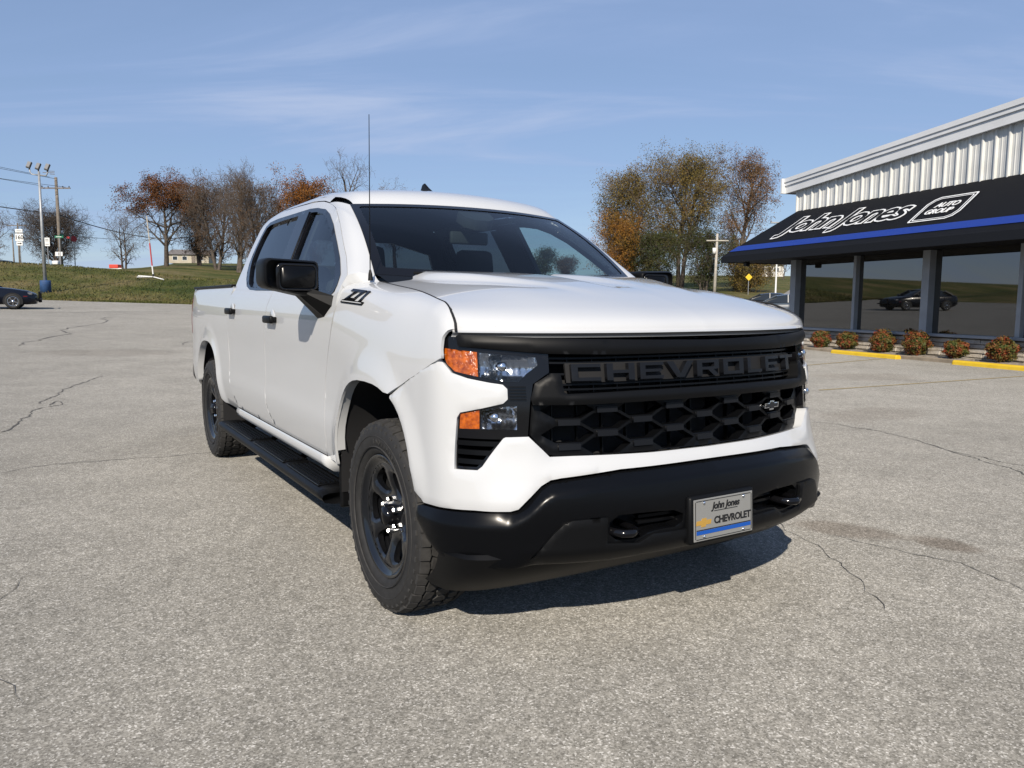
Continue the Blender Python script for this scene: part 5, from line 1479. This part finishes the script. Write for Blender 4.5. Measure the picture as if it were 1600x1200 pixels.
x, y = at(558, 120); tree('bare_tree', x, y, 19.5, 9.5, 'tall bare tree above the pickup roof behind the antenna', GB, seed=22, clear=.3, dens=(10, 6, 4, 3), up=.6, twig=.018)
x, y = at(616, 130); tree('bare_tree', x, y, 16.4, 8.0, 'thin pinkish tree barely topping the pickup roof', GB, L_pink, 2550, 0.081, 0.34, seed=23, clear=.3, dens=(12, 6, 4, 3), twig=.016)
x, y = at(-6, 118); tree('bare_tree', x, y, 9.5, 5.0, 'bare tree at the roadside beyond the route sign', GB, seed=24, dens=(9, 6, 4, 3), twig=.016)
GR = 'tall autumn trees beyond the pickup hood'
x, y = at(1062, 96); tree('maple_tree', x, y, 18.2, 11.5, 'tallest olive-gold tree in the group beyond the hood', GR, L_olive, 44200, 0.092, 0.36, seed=31, forks=2, clear=.25, dens=(13, 7, 5, 4), up=.6, twig=.016)
x, y = at(990, 98); tree('maple_tree', x, y, 15.6, 9.5, 'olive and orange tree beside the windshield end of the group', GR, L_olive, 32300, 0.092, 0.36, seed=32, forks=2, clear=.12, dens=(13, 7, 5, 4), up=.6, twig=.015)
x, y = at(1150, 100); tree('maple_tree', x, y, 18.4, 9.0, 'airy tree with rusty pink leaves next to the awning', GR, L_pink, 22100, 0.089, 0.36, seed=33, clear=.3, dens=(12, 7, 4, 4), up=.6, twig=.015)
x, y = at(966, 92); tree('maple_tree', x, y, 9.6, 6.6, 'low golden-orange tree just above the driver mirror', GR, L_gold, 25500, 0.085, 0.32, seed=34, forks=2, clear=.06, dens=(13, 6, 4, 3), up=.5)
x, y = at(1022, 90); tree('young_tree', x, y, 8.0, 6.4, 'dark green low tree under the tallest olive tree', GR, L_green, 25500, 0.085, 0.34, seed=35, forks=2, clear=.04, dens=(13, 6, 4, 3), up=.5)
x, y = at(1100, 90); tree('young_tree', x, y, 8.4, 6.5, 'dark brushy tree behind the wooden pole beside the awning', GR, L_green, 15300, 0.085, 0.38, seed=36, forks=3, clear=.05, dens=(13, 6, 4, 3), up=.6, twigm=M_darktwig)
x, y = at(1165, 94); tree('young_tree', x, y, 7.2, 8.0, 'green and rust bushes below the awning lip', GR, L_olive, 22100, 0.085, 0.38, seed=37, forks=3, clear=.03, dens=(13, 6, 4, 3), up=.45)
x, y = at(848, 150); tree('round_tree', x, y, 6.4, 5.0, 'round dark tree seen through the driver window', None, L_green, 9000, .11, .4, seed=39, forks=2, clear=.08, dens=(11, 6, 4, 3), up=.5)
x, y = at(884, 160); tree('round_tree', x, y, 4.6, 5.0, 'low brown bush tree seen through the lower driver window', None, L_brown, 7000, .11, .4, seed=40, forks=3, clear=.05, dens=(11, 6, 4, 3), up=.45)
x, y = at(1224, 150); tree('bare_tree', x, y, 6.0, 6.5, 'tiny bare tree seen under the awning', None, seed=38, dens=(8, 5, 3, 3), levels=3, twig=.03)

# ------------------------------------------------------------------ lamp post, poles, wires, signs
M_steel = mat('galvanised_steel', (.34, .35, .36), .5, metal=.35, noise=(3, .15))
M_wood = mat('weathered_pole_wood', (.17, .145, .12), .9, noise=(4, .3))
M_palewood = mat('pale_pole_wood', (.40, .37, .32), .9, noise=(4, .2))
M_bluebase = mat('blue_painted_concrete', (.022, .065, .17), .7, noise=(3, .25))
M_signw = mat('white_sign', (.72, .72, .70), .5)
M_signg = mat('green_sign', (.012, .17, .09), .5)
M_signr = mat('red_sign', (.30, .016, .02), .5)
M_wire = mat('cable', (.02, .02, .022), .7)
x, y = at(67, 57); z0 = float(gz(x, y))
lp_ = empty('lamp_post', (x, y, z0 - .1)); tag(lp_, 'tall grey parking lot lamp post with three floodlights and blue base', 'lamp post')
V, Fc = revolve([(0, 0), (0, .37), (.8, .36), (.92, .34), (.93, .0)], 24, 'Z'); mesh('concrete_base', V, Fc, M_bluebase, lp_, True)
b_ = MB(); b_.tube([(0, 0, .9), (0, 0, 5.0), (0, 0, 8.75)], [.13, .10, .075], 12); b_.build('mast', M_steel, lp_, True)
b_ = MB(); b_.tube([(0, 0, 8.5), (-.50, 0, 8.55), (-.63, 0, 8.7), (-.66, 0, 8.95)], .045, 8); b_.tube([(0, 0, 8.5), (.50, 0, 8.45), (.61, 0, 8.6), (.64, 0, 8.85)], .045, 8); b_.build('arm', M_steel, lp_, True)
for dx_, dz_ in ((-.65, 9.2), (0, 9.1), (.66, 9.05)):
    b_ = MB(); b_.box((0, 0, 0), (.30, .15, .50), Matrix.Translation((dx_, -.05, dz_)) @ Matrix.Rotation(math.radians(-18), 4, 'X') @ Matrix.Rotation(math.radians(14), 4, 'Y'), bev=.04); b_.tube([(dx_ - .03, 0, dz_ - .35), (dx_ - .02, 0, dz_ - .2)], .05, 8)
    h_ = b_.build('floodlight', mat('dark_lamp_housing', (.05, .05, .05), .5), lp_)
    b_ = MB(); b_.box((0, 0, 0), (.25, .02, .40), Matrix.Translation((dx_, -.05, dz_)) @ Matrix.Rotation(math.radians(-18), 4, 'X') @ Matrix.Rotation(math.radians(14), 4, 'Y') @ Matrix.Translation((0, -.085, .03))); b_.build('floodlight_glass', mat('lamp_glass', (.22, .22, .22), .2), h_)
def utility_pole(px, depth, H, label, m, r=.16, arm=2.4, armz=-1.3, lean=0., box=False):
    x, y = at(px, depth); e = empty('utility_pole', (x, y, float(gz(x, y)) - .3)); tag(e, label, 'utility pole')
    b_ = MB(); b_.tube([(0, 0, 0), (lean * .5, 0, H * .5), (lean, 0, H + .3)], [r * 1.25, r, r * .8], 10); b_.build('pole', m, e, True)
    b_ = MB(); b_.box((lean, -.14, H + .3 + armz), (arm, .10, .12)); b_.build('crossarm', m, e)
    for k in (-.46, -.25, .25, .46):
        V, Fc = revolve([(0, .03), (.05, .06), (.09, .045), (.14, .05), (.17, 0)], 8, 'Z'); mesh('insulator', [(lean + k * arm + v[0], -.14 + v[1], H + .36 + armz + v[2]) for v in V], Fc, M_ink, e)
    if box:
        V, Fc = revolve([(0, 0), (0, .2), (.6, .2), (.62, 0)], 12, 'Z'); mesh('transformer', [(lean - .3 + v[0], -.1 + v[1], H * .72 + v[2]) for v in V], Fc, M_signw, e, True)
    return e, x, y
up1, ux, uy = utility_pole(93.5, 80, 8.9, 'wooden utility pole with crossarm at the top of the grass bank', M_wood, .17, 3.0, -1.1, -.05)
b_ = MB()
for dz_, dx_ in ((9.8, -.5), (9.65, -.75), (9.5, -.3)): b_.tube([(-.15, 0, dz_), (-.15 + dx_ * 1.6, 0, dz_ + .03)], .03, 5)
b_.build('top_bracket', M_wood, up1)
utility_pole(29, 125, 7.6, 'far thin utility pole beyond the route sign', M_wood, .13, 3.2, -.4)
utility_pole(20, 140, 7.0, 'distant bare utility pole by the road at the field edge', M_wood, .12, .6, -.5)
utility_pole(1117, 85, 6.6, 'pale wooden utility pole with transformer beside the awning', M_palewood, .15, 2.4, -.75, .12, True)
uz = float(gz(ux, uy))
def wire(a, b, sag, r, label):
    a, b = Vector(a), Vector(b); n = 14
    pts = [a.lerp(b, t) - Vector((0, 0, sag * 4 * t * (1 - t))) for t in np.linspace(0, 1, n)]
    m_ = MB(); m_.tube(pts, r, 5); o = m_.build('overhead_wire', M_wire); tag(o, label, 'wire', 'overhead wires'); return o
for dx_, zt, yl, lab_ in ((-.6, uz + 8.9, 13.0, 'topmost thin wire from the tip of the bank pole'), (.2, uz + 8.7, 12.4, 'second thin wire just below the pole tip wire'), (-1.3, uz + 8.0, 11.2, 'thin wire from the near end of the bank pole crossarm'), (1.0, uz + 7.9, 10.2, 'lowest thin wire from the far end of the crossarm')):
    wire((ux + dx_, uy - .14, zt), (-66, 60, uz + yl), .35, .020, lab_)
wire((ux - .1, uy, uz + 5.2), (-66, 62, uz + 8.6), .5, .05, 'thick dark cable sloping down to the bank pole')
x2, y2 = at(300, 150); wire((ux - .1, uy, uz + 5.2), (x2, y2, float(gz(x2, y2)) + 5.0), 1.2, .055, 'thick cable sagging from the bank pole towards the oak')
wire((ux - .1, uy, uz + 3.2), (x2, y2 + 3, float(gz(x2, y2)) + 5.6), .8, .024, 'thin low wire running from the bank pole behind the oak')
def post(e, H, r=.035): b_ = MB(); b_.tube([(0, 0, -.3), (0, 0, H)], r, 6); return b_.build('post', M_steel, e)
def flat_text(body, size, e, cx, cz, m, y=-.035, off_=.0):
    V, Fc = text_geo(body, size, 0, .002, off_); return mesh('sign_lettering', [(v[0] + cx, y - v[2], v[1] + cz) for v in V], Fc, m, e)
x, y = at(31, 84); e = empty('route_sign', (x, y, float(gz(x, y)))); tag(e, 'white route 160 sign with arrow plate on a post', 'sign')
post(e, 3.6); MB().box((0, -.06, 3.55), (.78, .03, .36), bev=.01).build('direction_plate', M_signw, e); MB().box((0, -.06, 2.86), (.88, .03, .78), bev=.01).build('number_plate', M_signw, e); MB().box((0, -.06, 2.20), (.66, .03, .42), bev=.01).build('arrow_plate', M_signw, e)
flat_text('160', .62, e, 0, 2.84, M_ink, -.078, .012); MB().box((0, -.078, 3.55), (.50, .004, .10)).build('print_line', M_steel, e)
b_ = MB(); b_.box((-.05, -.079, 2.20), (.34, .004, .09)); b_.add([(.10, -.081, 2.32), (.10, -.081, 2.08), (.26, -.081, 2.20)], [(0, 1, 2)]); b_.build('arrow', M_ink, e)
x, y = at(74, 80); e = empty('small_white_sign', (x, y, float(gz(x, y)))); tag(e, 'narrow white notice sign between lamp post and utility pole', 'sign')
post(e, 2.9); MB().box((0, -.06, 2.35), (.55, .03, .85), bev=.01).build('panel', M_signw, e)
for z_ in (2.62, 2.45, 2.12): MB().box((0, -.078, z_), (.34, .004, .06)).build('print_line', M_ink, e)
x, y = at(91.5, 79); e = empty('low_white_sign', (x, y, float(gz(x, y)))); tag(e, 'low wide white sign standing beside the utility pole foot', 'sign')
post(e, 1.4); MB().box((0, -.06, 1.15), (.75, .03, .42), bev=.01).build('panel', M_signw, e)
MB().box((0, -.078, 1.15), (.08, .004, .30)).build('print_line', M_ink, e)
x, y = at(86, 76); e = empty('mailbox', (x, y, float(gz(x, y)))); tag(e, 'small white box lying in the grass near the utility pole', 'box')
MB().box((0, 0, .22), (.55, .5, .38), bev=.08).build('body', M_signw, e, True); MB().box((-.29, 0, .24), (.02, .36, .26)).build('door', M_steel, e)
x, y = at(115.5, 82); e = empty('stop_sign', (x, y, float(gz(x, y)))); tag(e, 'dark back of a stop sign on a pale post with street name plates', 'sign')
b_ = MB(); b_.tube([(0, 0, -.3), (0, 0, 2.6)], .05, 6); b_.build('post', M_palewood, e)
V, Fc = prism([(.34 * math.cos(math.radians(22.5 + 45 * k)), 2.85 + .34 * math.sin(math.radians(22.5 + 45 * k))) for k in range(8)], -.02, .02); o = mesh('octagon_plate', V, Fc, M_signr, e); o.rotation_euler = (0, 0, math.radians(62))
MB().box((-.6, 0, 3.0), (.30, .03, .20)).build('red_tag', M_signr, e)
x, y = at(93, 78.5); e = empty('street_name_sign', (x, y, float(gz(x, y)))); tag(e, 'green street name sign in front of the utility pole', 'sign')
post(e, 2.9); MB().box((0, -.05, 2.85), (.85, .02, .22)).build('name_plate', M_signg, e); MB().box((.25, 0, 3.0), (.02, .7, .20)).build('name_plate', M_signg, e)
MB().box((-.02, -.062, 2.85), (.55, .004, .05)).build('print_line', M_signw, e)
# tall striped pole on a cross foot
x, y = at(237, 70); e = empty('striped_pole', (x, y, float(gz(x, y)))); tag(e, 'slim leaning pole with red section on a white cross foot', 'pole')
b_ = MB(); b_.tube([(-.36, 0, 5.5), (-.19, 0, 3.0)], .055, 8); b_.build('upper_tube', M_palewood, e); b_ = MB(); b_.tube([(-.20, 0, 3.1), (-.07, 0, 1.1)], .065, 8); b_.build('red_tube', mat('red_tube_paint', (.42, .05, .05), .6), e); b_ = MB(); b_.tube([(-.07, 0, 1.12), (0, 0, .05)], .06, 8); b_.build('lower_tube', M_signw, e)
for ax_, ay_ in ((-1.45, .2), (1.45, -1.2), (-1.0, -1.0)):
    zg = float(gz(x + ax_, y + ay_) - gz(x, y)); b_ = MB(); b_.tube([(0, 0, .10), (ax_, ay_, zg + .06)], .055, 6); b_.build('foot', M_signw, e)
V, Fc = revolve([(0, .09), (.35, .08), (.36, 0)], 10, 'Z'); mesh('collar', V, Fc, M_ink, e)

# ------------------------------------------------------------------ cars
M_navy = mat('navy_car_paint', (.0045, .006, .012), .22, spec=.3, coat=.25)
M_carglass = mat('car_window', (.02, .025, .03), .03, spec=.6)
def car(name, loc, rz, paint, label, push=False, group=None):
    """sedan, nose towards +x, length 4.9 m"""
    e = empty(name, loc, rz); tag(e, label, 'car', group)
    # stations: x, half width, floor z, shoulder z, top z of the lower body
    st = [(2.45, .62, .30, .55, .62), (2.38, .80, .22, .62, .72), (2.10, .90, .20, .72, .84), (1.5, .94, .20, .80, .94), (.85, .95, .20, .86, 1.00), (0, .95, .20, .88, 1.02), (-1.0, .95, .20, .90, 1.04), (-1.8, .94, .22, .92, 1.08), (-2.2, .90, .26, .90, 1.06), (-2.42, .82, .34, .80, .98), (-2.47, .70, .42, .70, .85)]
    V = []
    for x, w, zf, zs, zt in st:
        for a, z in ((0, zf), (.80, zf), (.97, zf + .10), (1.0, (zf + zs) / 2), (.985, zs), (.90, zt - .035), (.72, zt), (0, zt + .02)): V.append((x, -a * w, z))
        for a, z in ((.72, zt), (.90, zt - .035), (.985, zs), (1.0, (zf + zs) / 2), (.97, zf + .10), (.80, zf)): V.append((x, a * w, z))
    n = 14
    Fc = [(i * n + j, i * n + (j + 1) % n, (i + 1) * n + (j + 1) % n, (i + 1) * n + j) for i in range(len(st) - 1) for j in range(n)] + [tuple(range(n))[::-1], tuple(range((len(st) - 1) * n, len(st) * n))]
    mesh('body', V, [f[::-1] for f in Fc], paint, e, True)
    gh = [(.95, .80, 1.0), (.25, .66, 1.40), (-.35, .63, 1.475), (-1.0, .62, 1.455), (-1.55, .66, 1.30), (-2.0, .76, 1.07)]
    V = []
    for x, w, z in gh: V += [(x + .05, -.86, 1.0), (x, -w, z - .05), (x, -w + .12, z), (x, w - .12, z), (x, w, z - .05), (x + .05, .86, 1.0)]
    Fc = [(i * 6 + j, i * 6 + j + 1, (i + 1) * 6 + j + 1, (i + 1) * 6 + j) for i in range(len(gh) - 1) for j in range(5)]
    mesh('glasshouse', V, Fc, M_carglass, e, True)
    V = []
    for x, w, z in gh[1:5]: V += [(x, -w - .006, z - .045), (x, -w + .12, z + .008), (x, 0, z + .022), (x, w - .12, z + .008), (x, w + .006, z - .045)]
    mesh('roof', V, grid_faces(4, 5), paint, e, True)
    for s_ in (-1, 1):
        for xa, za, xb, zb, r_ in ((.98, 1.0, .24, 1.40, .05), (-.40, 1.0, -.38, 1.45, .05), (-1.95, 1.06, -1.5, 1.32, .09)):
            wa = .83; wb = .66
            b_ = MB(); b_.tube([(xa, s_ * wa, za), (xb, s_ * wb, zb)], r_, 6); b_.build('pillar', paint, e)
        for xw in (1.52, -1.50):
            w_ = empty('wheel', (xw, s_ * .86, .345), 0, e)
            V, Fc = revolve([(-.11, .0), (-.11, .30), (-.08, .345), (.08, .345), (.11, .30), (.112, .235), (.09, .225), (.085, 0)], 32)
            V = [(y_, s_ * x_, z_) for x_, y_, z_ in V]; mesh('tyre', V, Fc if s_ < 0 else [f[::-1] for f in Fc], M_rubber, w_, True)
            V, Fc = revolve([(.100, .225), (.105, .215), (.098, .205)], 32); mesh('rim_ring', [(y_, s_ * x_, z_) for x_, y_, z_ in V], Fc, M_chrome, w_, True)
            b_ = MB()
            for k in range(5): b_.box((.11, 0, 0), (.19, .03, .045), Matrix.Translation((0, s_ * .10, 0)) @ Matrix.Rotation(2 * math.pi * k / 5 + .3, 4, 'Y'))
            b_.build('spoke', mat('dull_alloy', (.16, .16, .17), .4, metal=.6), w_)
            V, Fc = revolve([(.10, .07), (.125, .06), (.13, 0)], 16); mesh('hub_cap', [(y_, s_ * x_, z_) for x_, y_, z_ in V], Fc, M_chrome, w_, True)
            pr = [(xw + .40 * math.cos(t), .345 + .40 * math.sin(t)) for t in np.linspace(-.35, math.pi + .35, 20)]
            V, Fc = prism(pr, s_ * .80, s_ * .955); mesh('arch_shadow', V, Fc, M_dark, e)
        MB().box((2.16, s_ * .70, .70), (.30, .34, .12), bev=.04).build('headlamp', mat('car_lamp', (.12, .12, .13), .1, coat=1), e)
        MB().box((2.02, s_ * .93, .58), (.16, .03, .04)).build('side_marker', M_red, e)
        MB().box((.80, s_ * 1.0, 1.06), (.12, .20, .14), bev=.04).build('door_mirror', paint, e)
        MB().box((-2.36, s_ * .62, .88), (.12, .34, .10), bev=.03).build('tail_lamp', M_red, e)
        for xd in (.62, -.42, -1.3): MB().box((xd, s_ * .951, .62), (.012, .01, .56)).build('door_gap', M_dark, e)
    if push:
        b_ = MB()
        for s_ in (-.36, .36): b_.box((2.56, s_, .56), (.10, .06, .52), bev=.02)
        b_.tube([(2.60, -.62, .74), (2.62, 0, .76), (2.60, .62, .74)], .035, 8); b_.tube([(2.58, -.72, .46), (2.62, 0, .46), (2.58, .72, .46)], .04, 8)
        b_.build('push_bumper', M_black, e)
    MB().box((2.43, 0, .42), (.06, 1.1, .16), bev=.02).build('lower_intake', M_dark, e)
    return e
x, y = -25.0, 36.0
pc = car('patrol_car', (x, y, float(gz(x, y))), math.radians(-4), M_navy, 'dark navy sedan with push bumper parked at the grass edge', True)
pc.rotation_euler = (0, 0, math.radians(28))
x, y = at(1222, 44); car('parked_car', (x, y, float(gz(x, y))), math.radians(160), mat('slate_car_paint', (.05, .065, .08), .25, coat=1.), 'slate blue sedan parked behind the showroom corner post', group=None)
x, y = at(1196, 52); car('parked_car', (x, y, float(gz(x, y))), math.radians(158), mat('black_car_paint', (.012, .012, .013), .25, coat=1.), 'black sedan peeking over the hood beyond the slate sedan')

# ------------------------------------------------------------------ far things
M_hroof = mat('shingle_roof', (.15, .135, .125), .9, noise=(2, .2))
def house(px, depth, L, Dp, Hh, wallc, label, rz=0.):
    x, y = at(px, depth); e = empty('house', (x, y, float(gz(x, y)) - .1), rz); tag(e, label, 'house')
    wm = mat('house_wall_' + str(px), wallc, .8, noise=(1, .1))
    MB().box((0, 0, Hh / 2), (L, Dp, Hh)).build('wall', wm, e)
    V = [(-L / 2 - .4, -Dp / 2 - .5, Hh), (L / 2 + .4, -Dp / 2 - .5, Hh), (L / 2 + .4, Dp / 2 + .5, Hh), (-L / 2 - .4, Dp / 2 + .5, Hh), (-L / 2 - .4, 0, Hh + 1.5), (L / 2 + .4, 0, Hh + 1.5)]
    mesh('roof', V, [(0, 1, 5, 4), (2, 3, 4, 5), (0, 4, 3), (1, 2, 5), (3, 2, 1, 0)], M_hroof, e)
    for k in (-.34, -.10, .30):
        f_ = MB().box((k * L, -Dp / 2 - .02, Hh * .58), (1.3, .06, 1.1)).build('window', M_signw, e); MB().box((k * L, -Dp / 2 - .055, Hh * .58), (1.12, .03, .92)).build('pane', M_carglass, f_)
    MB().box((.12 * L, -Dp / 2 - .03, 1.05), (.95, .06, 2.1)).build('door', M_wood, e)
house(300, 205, 10.0, 7, 2.2, (.40, .36, .28), 'low cream ranch house seen between the oak trunks', .1)
house(1188, 190, 9, 7, 2.8, (.55, .53, .48), 'tiny pale house on the far rise under the awning')
x, y = at(184, 190); e = empty('delivery_truck', (x, y, float(gz(x, y)) - .2)); tag(e, 'far red and white box truck behind the small bare tree', 'truck')
MB().box((0, 0, 1.5), (3.4, 2.0, 2.0), bev=.08).build('cargo_box', M_signw, e); MB().box((-.8, -.2, 2.9), (2.2, 1.9, .9), bev=.1).build('roof_load', mat('bright_red', (.55, .05, .03), .5), e); MB().box((2.3, 0, 1.1), (1.3, 1.9, 1.5), bev=.15).build('cab', M_signw, e)
for xw in (-1.1, 2.2):
    for s_ in (-1, 1):
        V, Fc = revolve([(-.12, 0), (-.12, .40), (.12, .40), (.12, 0)], 16); mesh('wheel', [(xw + v[1], s_ * .92 + v[0], .40 + v[2]) for v in V], Fc, M_rubber, e)
x, y = at(10, 120); car('far_car', (x, y, float(gz(x, y))), math.radians(10), MATS['black_car_paint'], 'tiny dark car on the road at the field edge')
# far road along the crest at the left, brown verge
M_road = mat('far_road', (.26, .25, .235), .9, noise=(.6, .1))
V = []
for x in np.linspace(-130, -50, 30): V += [(x, 86 - (x + 90) * .05, float(gz(x, 86 - (x + 90) * .05)) + .06), (x, 93 - (x + 90) * .05, float(gz(x, 93 - (x + 90) * .05)) + .08)]
tag(mesh('far_road', V, [f for f in grid_faces(30, 2)], M_road), 'far road along the top of the bank', kind='structure')
V = []
for t in np.linspace(0, 1, 30):
    x, y = 22 + 40 * t, 60 + 95 * t
    V += [(x - 3, y, float(gz(x - 3, y)) + .07), (x + 3.5, y, float(gz(x + 3.5, y)) + .07)]
tag(mesh('side_road', V, [f[::-1] for f in grid_faces(30, 2)], M_road), 'side road leading away past the showroom', kind='structure')
x, y = at(1213, 70); e = empty('slim_lamp_pole', (x, y, float(gz(x, y)))); tag(e, 'slim pale lamp pole seen under the awning', 'lamp post')
b_ = MB(); b_.tube([(0, 0, -.2), (0, 0, 7.0)], [.08, .06], 8); b_.build('mast', M_signw, e); MB().box((-.3, 0, 7.0), (.8, .25, .12), bev=.03).build('lamp_head', M_steel, e)
x, y = at(1170, 88); e = empty('warning_sign', (x, y, float(gz(x, y)))); tag(e, 'small yellow warning sign by the side road', 'sign')
post(e, 2.0); V, Fc = prism([(0, 1.5), (.4, 1.9), (0, 2.3), (-.4, 1.9)], -.07, -.04); mesh('diamond_plate', V, Fc, M_yellow, e)
